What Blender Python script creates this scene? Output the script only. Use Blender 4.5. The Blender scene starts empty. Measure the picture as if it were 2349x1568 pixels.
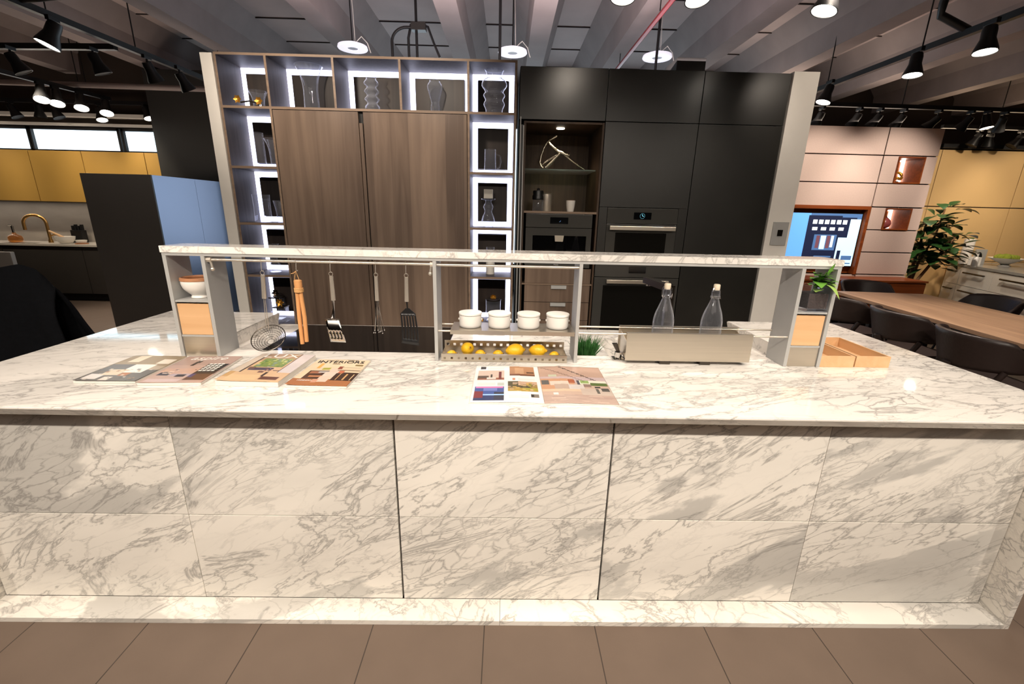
import bpy, bmesh, math, random
from mathutils import Vector, Matrix
random.seed(7)
C = bpy.context.scene.collection
sc = bpy.context.scene
PI = math.pi
rad = math.radians

# ------------------------------------------------------------------ materials
def lin(c):
    return tuple((x/12.92 if x <= .04045 else ((x+.055)/1.055)**2.4) for x in c)
def rgb(r, g, b):
    return lin((r/255., g/255., b/255.))
_mats = {}
def newmat(name):
    m = bpy.data.materials.new(name); m.use_nodes = True
    nt = m.node_tree; b = nt.nodes['Principled BSDF']
    return m, nt, b
def setp(b, **k):
    names = dict(rough='Roughness', metal='Metallic', spec='Specular IOR Level', trans='Transmission Weight', ior='IOR',
                 coat='Coat Weight', alpha='Alpha', coatr='Coat Roughness', sheen='Sheen Weight', sub='Subsurface Weight')
    for a, v in k.items():
        b.inputs[names[a]].default_value = v
def mat(name, col, rough=.5, metal=0., spec=.5, var=.05, scale=14., bump=0., emit=0., ecol=None, stretch=(1, 1, 1), **k):
    """principled material with a little procedural tone variation"""
    if name in _mats: return _mats[name]
    m, nt, b = newmat(name); N = nt.nodes; L = nt.links
    setp(b, rough=rough, metal=metal, spec=spec, **k)
    b.inputs['Base Color'].default_value = (*col, 1)
    if var or bump:
        tc = N.new('ShaderNodeTexCoord'); mp = N.new('ShaderNodeMapping'); mp.inputs['Scale'].default_value = stretch
        nz = N.new('ShaderNodeTexNoise'); nz.inputs['Scale'].default_value = scale; nz.inputs['Detail'].default_value = 5
        L.new(tc.outputs['Object'], mp.inputs[0]); L.new(mp.outputs[0], nz.inputs['Vector'])
        mx = N.new('ShaderNodeMix'); mx.data_type = 'RGBA'
        mx.inputs[6].default_value = (*[max(0, c*(1-var*1.6)) for c in col], 1)
        mx.inputs[7].default_value = (*[min(1, c*(1+var*1.6)) for c in col], 1)
        L.new(nz.outputs['Fac'], mx.inputs[0]); L.new(mx.outputs[2], b.inputs['Base Color'])
        if bump:
            bp = N.new('ShaderNodeBump'); bp.inputs['Strength'].default_value = bump; bp.inputs['Distance'].default_value = .01
            L.new(nz.outputs['Fac'], bp.inputs['Height']); L.new(bp.outputs[0], b.inputs['Normal'])
    if emit:
        b.inputs['Emission Color'].default_value = (*(ecol or col), 1); b.inputs['Emission Strength'].default_value = emit
    _mats[name] = m
    return m
def ink(c):
    """printed colour, glossy paper"""
    return mat('print_%02x%02x%02x' % tuple(c), rgb(*c), rough=.3, var=.04, scale=60)
def glow(name, col, s):
    return mat(name, col, rough=.5, var=0, emit=s)

def marble(name, base, scale=1., rot=(0, rad(28), 0), stretch=(.5, 1., 1.5), vein=.85, cloud=.6, rough=.12, shift=True):
    m, nt, b = newmat(name); N = nt.nodes; L = nt.links
    tc = N.new('ShaderNodeTexCoord'); oi = N.new('ShaderNodeObjectInfo')
    add = N.new('ShaderNodeVectorMath'); add.operation = 'ADD'
    L.new(tc.outputs['Object'], add.inputs[0])
    if shift:
        mul = N.new('ShaderNodeVectorMath'); mul.operation = 'SCALE'; mul.inputs[0].default_value = (37, 0, 11)
        L.new(oi.outputs['Random'], mul.inputs['Scale']); L.new(mul.outputs[0], add.inputs[1])
    mr = N.new('ShaderNodeMapping'); mr.inputs['Rotation'].default_value = rot
    mp = N.new('ShaderNodeMapping'); mp.inputs['Scale'].default_value = [q*scale for q in stretch]
    L.new(add.outputs[0], mr.inputs[0]); L.new(mr.outputs[0], mp.inputs[0])
    def noise(sc_, det, dist=0., rg=.55, off=0., src=None):
        n = N.new('ShaderNodeTexNoise'); n.inputs['Scale'].default_value = sc_; n.inputs['Detail'].default_value = det
        n.inputs['Distortion'].default_value = dist; n.inputs['Roughness'].default_value = rg
        v = src or mp.outputs[0]
        if off:
            o_ = N.new('ShaderNodeVectorMath'); o_.operation = 'ADD'; o_.inputs[1].default_value = (off, off*.7, -off); L.new(v, o_.inputs[0]); v = o_.outputs[0]
        L.new(v, n.inputs['Vector']); return n
    def ramp(src, stops):
        r = N.new('ShaderNodeValToRGB'); e = r.color_ramp.elements
        while len(e) < len(stops): e.new(.5)
        for el, (p, v) in zip(e, stops): el.position = p; el.color = (v, v, v, 1)
        L.new(src, r.inputs[0]); return r.outputs[0]
    def math_(op, a, bb=None, clamp=False):
        n = N.new('ShaderNodeMath'); n.operation = op; n.use_clamp = clamp
        for i, x in enumerate((a, bb)):
            if x is None: continue
            if isinstance(x, (int, float)): n.inputs[i].default_value = x
            else: L.new(x, n.inputs[i])
        return n.outputs[0]
    dn = noise(3.2, 7, .4)
    ds = N.new('ShaderNodeVectorMath'); ds.operation = 'SCALE'; ds.inputs['Scale'].default_value = .42
    L.new(dn.outputs['Color'], ds.inputs[0])
    da = N.new('ShaderNodeVectorMath'); da.operation = 'ADD'
    L.new(mp.outputs[0], da.inputs[0]); L.new(ds.outputs[0], da.inputs[1])
    def net(sc_, w):
        v = N.new('ShaderNodeTexVoronoi'); v.feature = 'DISTANCE_TO_EDGE'; v.inputs['Scale'].default_value = sc_
        L.new(da.outputs[0], v.inputs['Vector'])
        return ramp(v.outputs['Distance'], [(0, 1), (w*.3, .5), (w, 0)])
    def vein_(sc_, off, w, det=8, dist=.8):
        n = noise(sc_, det, dist, .6, off)
        return ramp(math_('ABSOLUTE', math_('SUBTRACT', n.outputs['Fac'], .5)), [(0, 1), (w*.35, .55), (w, 0)])
    rich = ramp(noise(1.25, 5, .6, .6, 3.1).outputs['Fac'], [(.485, 0), (.575, 1)])      # zones crowded with veins
    some = ramp(noise(1.9, 4, .5, .55, 7.7).outputs['Fac'], [(.40, .08), (.60, 1)])
    v = math_('MULTIPLY', net(4.2, .035), math_('MULTIPLY', some, .7))
    v = math_('MAXIMUM', v, math_('MULTIPLY', net(8.5, .075), math_('MULTIPLY', rich, .85)))
    v = math_('MAXIMUM', v, math_('MULTIPLY', vein_(1.5, 0., .016), .8))
    v = math_('MAXIMUM', v, math_('MULTIPLY', vein_(2.6, 5.3, .018), math_('MULTIPLY', some, .6)))
    cl = ramp(noise(.85, 9, .5, .55, 1.7).outputs['Fac'], [(.540, 0), (.570, .75), (.70, .9)])    # hard-edged grey drifts
    soft = ramp(noise(1.1, 4, .3, .5, 9.).outputs['Fac'], [(.42, 0), (.75, .45)])
    cloudv = math_('MULTIPLY', math_('MAXIMUM', cl, math_('MAXIMUM', soft, math_('MULTIPLY', rich, .22))), cloud)
    m1 = N.new('ShaderNodeMix'); m1.data_type = 'RGBA'
    m1.inputs[6].default_value = (*base, 1); m1.inputs[7].default_value = (*rgb(158, 157, 154), 1)
    L.new(cloudv, m1.inputs[0])
    m2 = N.new('ShaderNodeMix'); m2.data_type = 'RGBA'
    m2.inputs[7].default_value = (*rgb(130, 127, 124), 1)
    L.new(m1.outputs[2], m2.inputs[6]); L.new(math_('MULTIPLY', v, vein), m2.inputs[0])
    L.new(m2.outputs[2], b.inputs['Base Color'])
    setp(b, rough=rough, spec=.5)
    return m

def wood(name, c1, c2, axis='z', plank=0., rough=.5, scale=1., pvar=.35, spec=.3):
    m, nt, b = newmat(name); N = nt.nodes; L = nt.links
    tc = N.new('ShaderNodeTexCoord'); mp = N.new('ShaderNodeMapping')
    s = [26*scale]*3; s['xyz'.index(axis)] = 1.5*scale; mp.inputs['Scale'].default_value = s
    L.new(tc.outputs['Object'], mp.inputs[0])
    n = N.new('ShaderNodeTexNoise'); n.inputs['Scale'].default_value = 1.; n.inputs['Detail'].default_value = 8; n.inputs['Distortion'].default_value = .7
    L.new(mp.outputs[0], n.inputs['Vector'])
    n2 = N.new('ShaderNodeTexNoise'); n2.inputs['Scale'].default_value = 2.2*scale; n2.inputs['Detail'].default_value = 3
    mp2 = N.new('ShaderNodeMapping'); s2 = [1.6]*3; s2['xyz'.index(axis)] = .5; mp2.inputs['Scale'].default_value = s2
    L.new(tc.outputs['Object'], mp2.inputs[0]); L.new(mp2.outputs[0], n2.inputs['Vector'])
    av = N.new('ShaderNodeMath'); av.operation = 'ADD'; L.new(n.outputs['Fac'], av.inputs[0]); L.new(n2.outputs['Fac'], av.inputs[1])
    hv = N.new('ShaderNodeMath'); hv.operation = 'MULTIPLY'; hv.inputs[1].default_value = .5; L.new(av.outputs[0], hv.inputs[0])
    src = hv.outputs[0]
    if plank:
        sx = N.new('ShaderNodeSeparateXYZ'); L.new(tc.outputs['Object'], sx.inputs[0])
        dv = N.new('ShaderNodeMath'); dv.operation = 'DIVIDE'; dv.inputs[1].default_value = plank
        L.new(sx.outputs['X' if axis != 'x' else 'Y'], dv.inputs[0])
        fl = N.new('ShaderNodeMath'); fl.operation = 'FLOOR'; L.new(dv.outputs[0], fl.inputs[0])
        wn = N.new('ShaderNodeTexWhiteNoise'); wn.noise_dimensions = '1D'; L.new(fl.outputs[0], wn.inputs['W'])
        ml = N.new('ShaderNodeMath'); ml.operation = 'MULTIPLY_ADD'; ml.inputs[1].default_value = pvar; ml.inputs[2].default_value = -pvar/2
        L.new(wn.outputs['Value'], ml.inputs[0])
        ad = N.new('ShaderNodeMath'); ad.operation = 'ADD'; L.new(src, ad.inputs[0]); L.new(ml.outputs[0], ad.inputs[1]); src = ad.outputs[0]
    r = N.new('ShaderNodeValToRGB'); e = r.color_ramp.elements
    e[0].position = .3; e[0].color = (*c1, 1); e[1].position = .68; e[1].color = (*c2, 1)
    L.new(src, r.inputs[0]); L.new(r.outputs[0], b.inputs['Base Color'])
    setp(b, rough=rough, spec=spec)
    return m

def tiles(name, base, joint, wx, wy, offx, offy, jw=.004):
    m, nt, b = newmat(name); N = nt.nodes; L = nt.links
    tc = N.new('ShaderNodeTexCoord'); sx = N.new('ShaderNodeSeparateXYZ'); L.new(tc.outputs['Object'], sx.inputs[0])
    def line(o, w, off):
        a = N.new('ShaderNodeMath'); a.operation = 'SUBTRACT'; a.inputs[1].default_value = off; L.new(o, a.inputs[0])
        p = N.new('ShaderNodeMath'); p.operation = 'PINGPONG'; p.inputs[1].default_value = w/2; L.new(a.outputs[0], p.inputs[0])
        c = N.new('ShaderNodeMath'); c.operation = 'LESS_THAN'; c.inputs[1].default_value = jw/2; L.new(p.outputs[0], c.inputs[0])
        return c.outputs[0]
    mxm = N.new('ShaderNodeMath'); mxm.operation = 'MAXIMUM'
    L.new(line(sx.outputs['X'], wx, offx), mxm.inputs[0]); L.new(line(sx.outputs['Y'], wy, offy), mxm.inputs[1])
    n = N.new('ShaderNodeTexNoise'); n.inputs['Scale'].default_value = 5; n.inputs['Detail'].default_value = 8; L.new(tc.outputs['Object'], n.inputs['Vector'])
    m1 = N.new('ShaderNodeMix'); m1.data_type = 'RGBA'
    m1.inputs[6].default_value = (*[c*.86 for c in base], 1); m1.inputs[7].default_value = (*[c*1.14 for c in base], 1)
    L.new(n.outputs['Fac'], m1.inputs[0])
    m2 = N.new('ShaderNodeMix'); m2.data_type = 'RGBA'; m2.inputs[7].default_value = (*joint, 1)
    L.new(m1.outputs[2], m2.inputs[6]); L.new(mxm.outputs[0], m2.inputs[0]); L.new(m2.outputs[2], b.inputs['Base Color'])
    setp(b, rough=.42, spec=.35)
    return m

M = {}
M['marble'] = marble('marble_panel', rgb(244, 239, 230), 1.5, cloud=.75)
M['marble_top'] = marble('marble_counter', rgb(242, 237, 230), 1.7, rot=(0, 0, rad(-14)), stretch=(.42, 1.25, .9), vein=.85, cloud=.42, rough=.05, shift=False)
M['marble_bar'] = marble('marble_bar', rgb(242, 237, 230), 1.6, rot=(0, 0, rad(-25)), stretch=(.7, 1.2, .9), vein=.75, cloud=.5, rough=.06, shift=False)
M['floor'] = tiles('floor_tile', rgb(106, 91, 80), rgb(58, 50, 44), .4385, 1.32, -.06, -.75)
M['concrete'] = mat('painted_concrete', rgb(192, 176, 172), rough=.8, var=.10, scale=2.5, bump=.15)
M['concrete_beam'] = mat('concrete_beam', rgb(150, 138, 136), rough=.8, var=.14, scale=3., bump=.2)
M['seam'] = mat('dark_joint', rgb(52, 44, 42), rough=.9)
M['wall_dark'] = mat('dark_wall_paint', rgb(64, 54, 48), rough=.8, var=.08, scale=2)
M['charcoal'] = mat('charcoal_lacquer', rgb(52, 51, 49), rough=.42, var=.05, scale=3)
M['charcoal2'] = mat('charcoal_front', rgb(60, 56, 53), rough=.5, var=.05, scale=3)
M['bluegrey'] = mat('satin_metal_side', rgb(116, 126, 148), rough=.34, metal=.85, var=.03, scale=2)  # blue of the reflected daylight is put into the base colour
M['black'] = mat('matt_black_metal', rgb(24, 24, 26), rough=.45, var=.05)
M['blackfab'] = mat('black_cloth', rgb(11, 12, 15), rough=.95, spec=.1, var=.2, scale=40, bump=.3)
M['blackmetal'] = mat('blackened_metal_front', rgb(36, 35, 32), rough=.33, spec=.5, var=.3, scale=2.6)
M['dark'] = mat('dark_inside', rgb(18, 17, 17), rough=.7)
M['white'] = mat('white_paint', rgb(236, 232, 224), rough=.6, var=.02)
M['whiteg'] = mat('white_glaze', rgb(238, 234, 228), rough=.25, var=.02)
M['greymetal'] = mat('grey_aluminium', rgb(178, 178, 176), rough=.45, metal=.2, var=.03)
M['steel'] = mat('brushed_steel', rgb(226, 216, 200), rough=.28, metal=.92, var=.06, scale=3, stretch=(1, 1, 60))
M['chrome'] = mat('chrome', rgb(215, 212, 208), rough=.08, metal=1, var=.02)
M['satin'] = mat('satin_nickel', rgb(214, 205, 192), rough=.3, metal=.72, var=.04, scale=30)
M['darksteel'] = mat('dark_steel', rgb(92, 86, 80), rough=.25, metal=1, var=.05)
M['blackplastic'] = mat('black_plastic', rgb(16, 16, 18), rough=.35, var=.04)
M['oakdark'] = wood('smoked_oak', rgb(88, 72, 61), rgb(134, 114, 98), 'z', plank=.155, rough=.46, pvar=.19, scale=.55)
M['oakgrey'] = wood('grey_oak_inside', rgb(54, 48, 48), rgb(86, 78, 77), 'z', rough=.55)
M['oakedge'] = wood('oak_edge', rgb(110, 92, 78), rgb(150, 128, 108), 'x', rough=.5)
M['oakniche'] = wood('dark_oak_niche', rgb(48, 36, 26), rgb(86, 66, 50), 'z', plank=.11, rough=.5, pvar=.2)
M['cellback'] = wood('black_oak_back', rgb(30, 24, 22), rgb(52, 42, 37), 'z', plank=.11, rough=.45)
M['beech'] = wood('light_beech', rgb(198, 154, 110), rgb(220, 180, 136), 'x', rough=.5, scale=.8)
M['beechy'] = wood('beech_box', rgb(198, 156, 112), rgb(222, 184, 142), 'y', rough=.5, scale=.8)
M['bamboo'] = wood('bamboo', rgb(190, 132, 82), rgb(214, 158, 104), 'z', rough=.45)
M['tablewood'] = wood('pale_walnut_table', rgb(150, 118, 94), rgb(190, 154, 126), 'y', plank=.16, rough=.45, pvar=.15)
M['walnut'] = wood('red_walnut', rgb(96, 44, 18), rgb(150, 78, 36), 'x', rough=.4)
M['mustard'] = mat('brushed_brass_front', rgb(196, 154, 78), rough=.45, metal=.25, var=.05, scale=2)
M['ochre'] = mat('ochre_panel', rgb(222, 186, 130), rough=.5, var=.05, scale=2)
M['beige'] = mat('beige_fabric_panel', rgb(200, 178, 166), rough=.85, var=.05, scale=60, bump=.1)
M['stonegrey'] = mat('grey_stone', rgb(150, 142, 134), rough=.5, var=.14, scale=3, stretch=(1, 1, 3))
M['cream'] = mat('cream_lacquer', rgb(226, 220, 208), rough=.4, var=.02)
M['leather'] = mat('brown_leather', rgb(50, 39, 37), rough=.42, var=.12, scale=50, bump=.12)
M['brass'] = mat('brass', rgb(206, 160, 96), rough=.25, metal=.9, var=.04)
M['gold'] = mat('gold_leaf', rgb(196, 142, 52), rough=.35, metal=.7, var=.15, scale=60, bump=.2)
M['silver'] = mat('cast_silver', rgb(206, 196, 176), rough=.18, metal=1, var=.25, scale=40, bump=.5)
M['bronze'] = mat('dark_bronze', rgb(58, 48, 38), rough=.3, metal=.8, var=.2, scale=40)
M['paper'] = mat('paper_edge', rgb(232, 226, 216), rough=.7, var=.06, scale=80, stretch=(1, 1, 20))
M['lemon'] = mat('lemon_peel', rgb(246, 190, 40), rough=.4, var=.08, scale=90, bump=.25)
M['soil'] = mat('soil', rgb(58, 40, 30), rough=.95, var=.4, scale=120, bump=.8)
M['leaf'] = mat('green_leaf', rgb(100, 152, 60), rough=.35, var=.25, scale=18)
M['leaf2'] = mat('pale_leaf', rgb(164, 196, 104), rough=.35, var=.18, scale=18)
M['figleaf'] = mat('fig_leaf', rgb(40, 72, 32), rough=.35, var=.35, scale=8)
M['grass'] = mat('grass_blade', rgb(48, 104, 44), rough=.5, var=.35, scale=30)
M['trunk'] = mat('bark', rgb(120, 86, 56), rough=.85, var=.2, scale=30, bump=.4)
M['cord'] = mat('twine', rgb(206, 160, 104), rough=.8, var=.1, scale=80)
M['cork'] = mat('ivory_stopper', rgb(226, 212, 188), rough=.5, var=.04)
M['wax'] = mat('grey_wax', rgb(176, 172, 164), rough=.6, var=.04)
M['brownin'] = mat('wooden_bowl_inside', rgb(170, 118, 82), rough=.5, var=.15, scale=20)
M['blackglass'] = mat('black_ceramic_glass', rgb(7, 7, 8), rough=.04, var=0, spec=.5)
M['ovenglass'] = mat('graphite_glass', rgb(62, 61, 58), rough=.2, var=.04, scale=3, spec=.5)
M['ovenwin'] = mat('dark_oven_window', rgb(20, 19, 17), rough=.06, var=.05, scale=5)
M['display'] = mat('black_display', rgb(8, 10, 12), rough=.1, var=0)
M['redpipe'] = mat('red_pipe_paint', rgb(140, 40, 44), rough=.35, var=.08)
M['pink'] = mat('pink_ceramic', rgb(150, 78, 78), rough=.3, var=.06)
M['led'] = glow('led_strip', (.74, .76, 1.), 4.4)
M['lens'] = glow('lamp_lens', (1., .93, .82), 40.)
M['lenssoft'] = glow('dim_lamp_lens', (1., .90, .74), 6.)
M['downlight'] = glow('downlight_lens', (1., .86, .66), 14.)
M['disc'] = glow('disc_ring_light', (.86, .84, .96), .75)
M['nicheled'] = glow('warm_led', (1., .86, .74), 10.)
M['cyan'] = glow('cyan_display', (.25, .8, 1.), 1.2)
def glassmat(name, col=(1, 1, 1), edge=.9, rough=.02, rim_white=.13):
    """thin-walled clear glass: see-through face on, mirror-like with painted-in white towards the rims"""
    m, nt, b = newmat(name); N = nt.nodes; L = nt.links; N.remove(b)
    out = [n for n in N if n.type == 'OUTPUT_MATERIAL'][0]
    tr = N.new('ShaderNodeBsdfTransparent'); tr.inputs[0].default_value = (*col, 1)
    gl_ = N.new('ShaderNodeBsdfGlossy'); gl_.inputs['Roughness'].default_value = rough; gl_.inputs['Color'].default_value = (.95, .96, 1., 1)
    lw_ = N.new('ShaderNodeLayerWeight'); lw_.inputs['Blend'].default_value = .5
    r = N.new('ShaderNodeValToRGB'); e = r.color_ramp.elements
    e[0].position = .0; e[0].color = (.035, .035, .035, 1); e[1].position = 1.; e[1].color = (edge, edge, edge, 1)
    k = e.new(.5); k.color = (.07, .07, .07, 1); k = e.new(.72); k.color = (.28, .28, .28, 1); k = e.new(.88); k.color = (.75, .75, .75, 1)
    mx = N.new('ShaderNodeMixShader')
    L.new(lw_.outputs['Facing'], r.inputs[0]); L.new(r.outputs[0], mx.inputs[0]); L.new(tr.outputs[0], mx.inputs[1]); df = N.new('ShaderNodeBsdfDiffuse'); df.inputs['Color'].default_value = (.9, .92, 1., 1)
    gm = N.new('ShaderNodeMixShader'); gm.inputs[0].default_value = min(.5, rim_white*3); L.new(gl_.outputs[0], gm.inputs[1]); L.new(df.outputs[0], gm.inputs[2])  # diffuse white at the rims stands in for refracted light
    L.new(gm.outputs[0], mx.inputs[2]); L.new(mx.outputs[0], out.inputs[0])
    return m
M['glass'] = glassmat('clear_glass', (.96, .97, .985))
M['glassr'] = glassmat('blown_glass', (.95, .96, .985), 1., rim_white=.25)
M['glassg'] = glassmat('green_edge_glass', (.80, .93, .88))
M['amber'] = glassmat('amber_glass', (.92, .72, .45))

# ------------------------------------------------------------------ mesh helpers
class MB:
    def __init__(s, o=(0, 0, 0)):
        s.bm = bmesh.new(); s.o = Vector(o); s.mats = []; s.cur = 0
    def m(s, material):
        if material not in s.mats: s.mats.append(material)
        s.cur = s.mats.index(material); return s
    def _fin(s, faces):
        for f in faces: f.material_index = s.cur
    def box(s, x0, x1, y0, y1, z0, z1, bev=0., rot=None, seg=2):
        b2 = bmesh.new()
        vs = [b2.verts.new((x, y, z)) for x in (x0, x1) for y in (y0, y1) for z in (z0, z1)]
        for q in ((0, 1, 3, 2), (4, 6, 7, 5), (0, 4, 5, 1), (2, 3, 7, 6), (0, 2, 6, 4), (1, 5, 7, 3)):
            b2.faces.new([vs[i] for i in q])
        if bev: bmesh.ops.bevel(b2, geom=b2.edges[:], offset=bev, segments=seg, profile=.7, affect='EDGES')
        if rot is not None: bmesh.ops.transform(b2, matrix=rot, verts=b2.verts[:])
        return s._merge(b2)
    def _merge(s, b2):
        mp = {}
        for v in b2.verts: mp[v] = s.bm.verts.new(v.co - s.o)
        for f in b2.faces:
            try:
                nf = s.bm.faces.new([mp[v] for v in f.verts]); nf.material_index = s.cur; nf.smooth = f.smooth
            except ValueError: pass
        b2.free(); return s
    def poly(s, pts):
        f = s.bm.faces.new([s.bm.verts.new(Vector(p) - s.o) for p in pts]); f.material_index = s.cur; return s
    def prism(s, pts, d):
        """pts: planar loop of 3-D points, d: extrusion vector"""
        d = Vector(d); a = [s.bm.verts.new(Vector(p) - s.o) for p in pts]; b = [s.bm.verts.new(Vector(p) + d - s.o) for p in pts]
        n = len(a); fs = [s.bm.faces.new(a[::-1]), s.bm.faces.new(b)]
        for i in range(n): fs.append(s.bm.faces.new((a[i], a[(i+1) % n], b[(i+1) % n], b[i])))
        s._fin(fs); return s
    def lathe(s, prof, c=(0, 0, 0), n=32, mtx=None):
        c = Vector(c); rings = []
        for r, z in prof:
            if r < 1e-6: rings.append([Vector((0, 0, z))])
            else: rings.append([Vector((r*math.cos(2*PI*i/n), r*math.sin(2*PI*i/n), z)) for i in range(n)])
        R = [[s.bm.verts.new(((mtx @ p) if mtx else p) + c - s.o) for p in q] for q in rings]
        for a, b in zip(R, R[1:]):
            for i in range(n):
                j = (i+1) % n
                q = [a[i % len(a)], a[j % len(a)], b[j % len(b)], b[i % len(b)]]
                u = []
                for v in q:
                    if v not in u: u.append(v)
                if len(u) > 2:
                    f = s.bm.faces.new(u); f.material_index = s.cur; f.smooth = True
        return s
    def cyl(s, p0, p1, r, r1=None, n=16, cap=True):
        p0, p1 = Vector(p0), Vector(p1); d = p1-p0; q = d.to_track_quat('Z', 'Y').to_matrix()
        r1 = r if r1 is None else r1; h = d.length
        prof = [(r, 0), (r1, h)]
        if cap: prof = [(0, 0)] + prof + [(0, h)]
        return s.lathe(prof, p0, n, q)
    def tube(s, pts, r, n=8, closed=False, cap=True):
        P = [Vector(p) for p in pts]; k = len(P); rr = r if isinstance(r, (list, tuple)) else [r]*k
        rings = []; up = None
        for i in range(k):
            a = P[(i-1) % k] if (closed or i) else P[i]; b = P[(i+1) % k] if (closed or i < k-1) else P[i]
            t = (b-a).normalized()
            if up is None:
                up = Vector((0, 0, 1)) if abs(t.z) < .9 else Vector((1, 0, 0))
            u = (up - t*up.dot(t))
            if u.length < 1e-5: u = t.orthogonal()
            u.normalize(); w = t.cross(u); up = u
            rings.append([s.bm.verts.new(P[i] + (u*math.cos(2*PI*j/n) + w*math.sin(2*PI*j/n))*rr[i] - s.o) for j in range(n)])
        m = k if closed else k-1
        for i in range(m):
            a, b = rings[i], rings[(i+1) % k]
            for j in range(n):
                f = s.bm.faces.new((a[j], a[(j+1) % n], b[(j+1) % n], b[j])); f.material_index = s.cur; f.smooth = True
        if not closed and cap:
            for q in (rings[0][::-1], rings[-1]):
                f = s.bm.faces.new(q); f.material_index = s.cur
        return s
    def ball(s, c, r, n=16, sq=(1, 1, 1)):
        k = n//2; prof = [(math.sin(PI*i/k)*r, -math.cos(PI*i/k)*r) for i in range(k+1)]
        return s.lathe([(max(a, 0), b) for a, b in prof], c, n, Matrix.Diagonal(sq))
    def leaf(s, base, d, length, width, up=(0, 0, 1), droop=.3, fold=.15, nseg=6, shape=.5):
        base, d = Vector(base), Vector(d).normalized(); up = Vector(up)
        side = d.cross(up)
        if side.length < 1e-3: side = d.orthogonal()
        side.normalize(); nrm = side.cross(d)
        rows = []
        for i in range(nseg+1):
            t = i/nseg
            p = base + d*length*t - Vector((0, 0, 1))*droop*length*t*t
            w = width*.5*(math.sin(PI*t**shape) if 0 < t < 1 else .02)
            rows.append([s.bm.verts.new(p + side*w*k + nrm*abs(k)*w*fold - s.o) for k in (-1, 0, 1)])
        for a, b in zip(rows, rows[1:]):
            for j in (0, 1):
                f = s.bm.faces.new((a[j], a[j+1], b[j+1], b[j])); f.material_index = s.cur; f.smooth = True
        return s
    def build(s, name, material=None, parent=None, sharp=40, kind=None, label=None, solid=0.):
        if material is not None and not s.mats: s.mats = [material]
        bmesh.ops.recalc_face_normals(s.bm, faces=s.bm.faces[:])
        me = bpy.data.meshes.new(name); s.bm.to_mesh(me); s.bm.free()
        for m_ in s.mats: me.materials.append(m_)
        if any(p.use_smooth for p in me.polygons): me.set_sharp_from_angle(angle=rad(sharp))
        o = bpy.data.objects.new(name, me); C.objects.link(o)
        if parent is not None: o.parent = parent
        else: o.location = s.o
        if kind: o['kind'] = kind
        if label: o['label'] = label
        if solid:
            md = o.modifiers.new('thick', 'SOLIDIFY'); md.thickness = solid; md.offset = 0
        return o

def tag(o, label, cat, group=None, kind=None):
    o['label'] = label; o['category'] = cat
    if group: o['group'] = group
    if kind: o['kind'] = kind
    return o
def thing(name, label, cat, loc=(0, 0, 0), rotz=0., group=None):
    o = bpy.data.objects.new(name, None); C.objects.link(o); o.empty_display_size = .05
    o.location = loc; o.rotation_euler = (0, 0, rotz)
    return tag(o, label, cat, group)
def dup(root, loc, rotz, label):
    r = root.copy(); C.objects.link(r); r.location = loc; r.rotation_euler = (0, 0, rotz); r['label'] = label
    for ch in list(root.children):
        c = ch.copy(); C.objects.link(c); c.parent = r
        for g in list(ch.children):
            d = g.copy(); C.objects.link(d); d.parent = c
    return r
def struct(name, mb, material=None):
    return mb.build(name, material, kind='structure')
def text(name, body, size, parent, loc, rot, material, ext=.0003, align='CENTER', shear=0., sx=1.):
    cu = bpy.data.curves.new(name, 'FONT'); cu.body = body; cu.size = size; cu.extrude = ext; cu.align_x = align; cu.shear = shear
    cu.materials.append(material)
    fo = bpy.data.objects.new(name, cu); C.objects.link(fo); dg = bpy.context.evaluated_depsgraph_get()
    me = bpy.data.meshes.new_from_object(fo.evaluated_get(dg)); bpy.data.objects.remove(fo)
    o = bpy.data.objects.new(name, me); C.objects.link(o); o.parent = parent; o.location = loc; o.rotation_euler = rot; o.scale = (sx, 1, 1)
    return o
def vessel(mb, prof, t=.004, c=(0, 0, 0), n=32, base=.006):
    """closed glass shell from an outer profile [(r, z)] running bottom to rim"""
    out = [(0, prof[0][1])] + prof
    inn = [(max(r-t, .001), max(z, prof[0][1]+base)) for r, z in prof][::-1]
    return mb.lathe(out + inn + [(0, prof[0][1]+base)], c, n)
def smooth_prof(pts, n=6):
    """Catmull-Rom through profile points"""
    res = []
    P = [pts[0]] + list(pts) + [pts[-1]]
    for i in range(1, len(P)-2):
        p0, p1, p2, p3 = P[i-1], P[i], P[i+1], P[i+2]
        for k in range(n):
            t = k/n
            res.append(tuple(.5*(2*p1[j] + (p2[j]-p0[j])*t + (2*p0[j]-5*p1[j]+4*p2[j]-p3[j])*t*t + (-p0[j]+3*p1[j]-3*p2[j]+p3[j])*t**3) for j in (0, 1)))
    res.append(tuple(pts[-1])); return [(max(r, .0005), z) for r, z in res]

# ------------------------------------------------------------------ camera
f_px, pitch, roll, yaw = 1016.678, .287226, .022883, .017332
cy_, sy_ = math.cos(yaw), math.sin(yaw); cp, sp = math.cos(pitch), math.sin(pitch); cr, sr = math.cos(roll), math.sin(roll)
F0 = Vector((sy_, cy_, 0)); R0 = Vector((cy_, -sy_, 0)); U0 = Vector((0, 0, 1))
Fw = F0*cp - U0*sp; Up = U0*cp + F0*sp
Rt = R0*cr + Up*sr; Up = Up*cr - R0*sr
cam = bpy.data.cameras.new('camera'); cam.sensor_width = 36; cam.lens = f_px/2349*36; cam.clip_start = .02; cam.clip_end = 100
co = bpy.data.objects.new('camera', cam); C.objects.link(co)
mw = Matrix.Identity(4)
for i in range(3): mw[i][0] = Rt[i]; mw[i][1] = Up[i]; mw[i][2] = -Fw[i]
mw[0][3], mw[1][3], mw[2][3] = 0, -1.47372, 1.57918
co.matrix_world = mw; sc.camera = co

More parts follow.
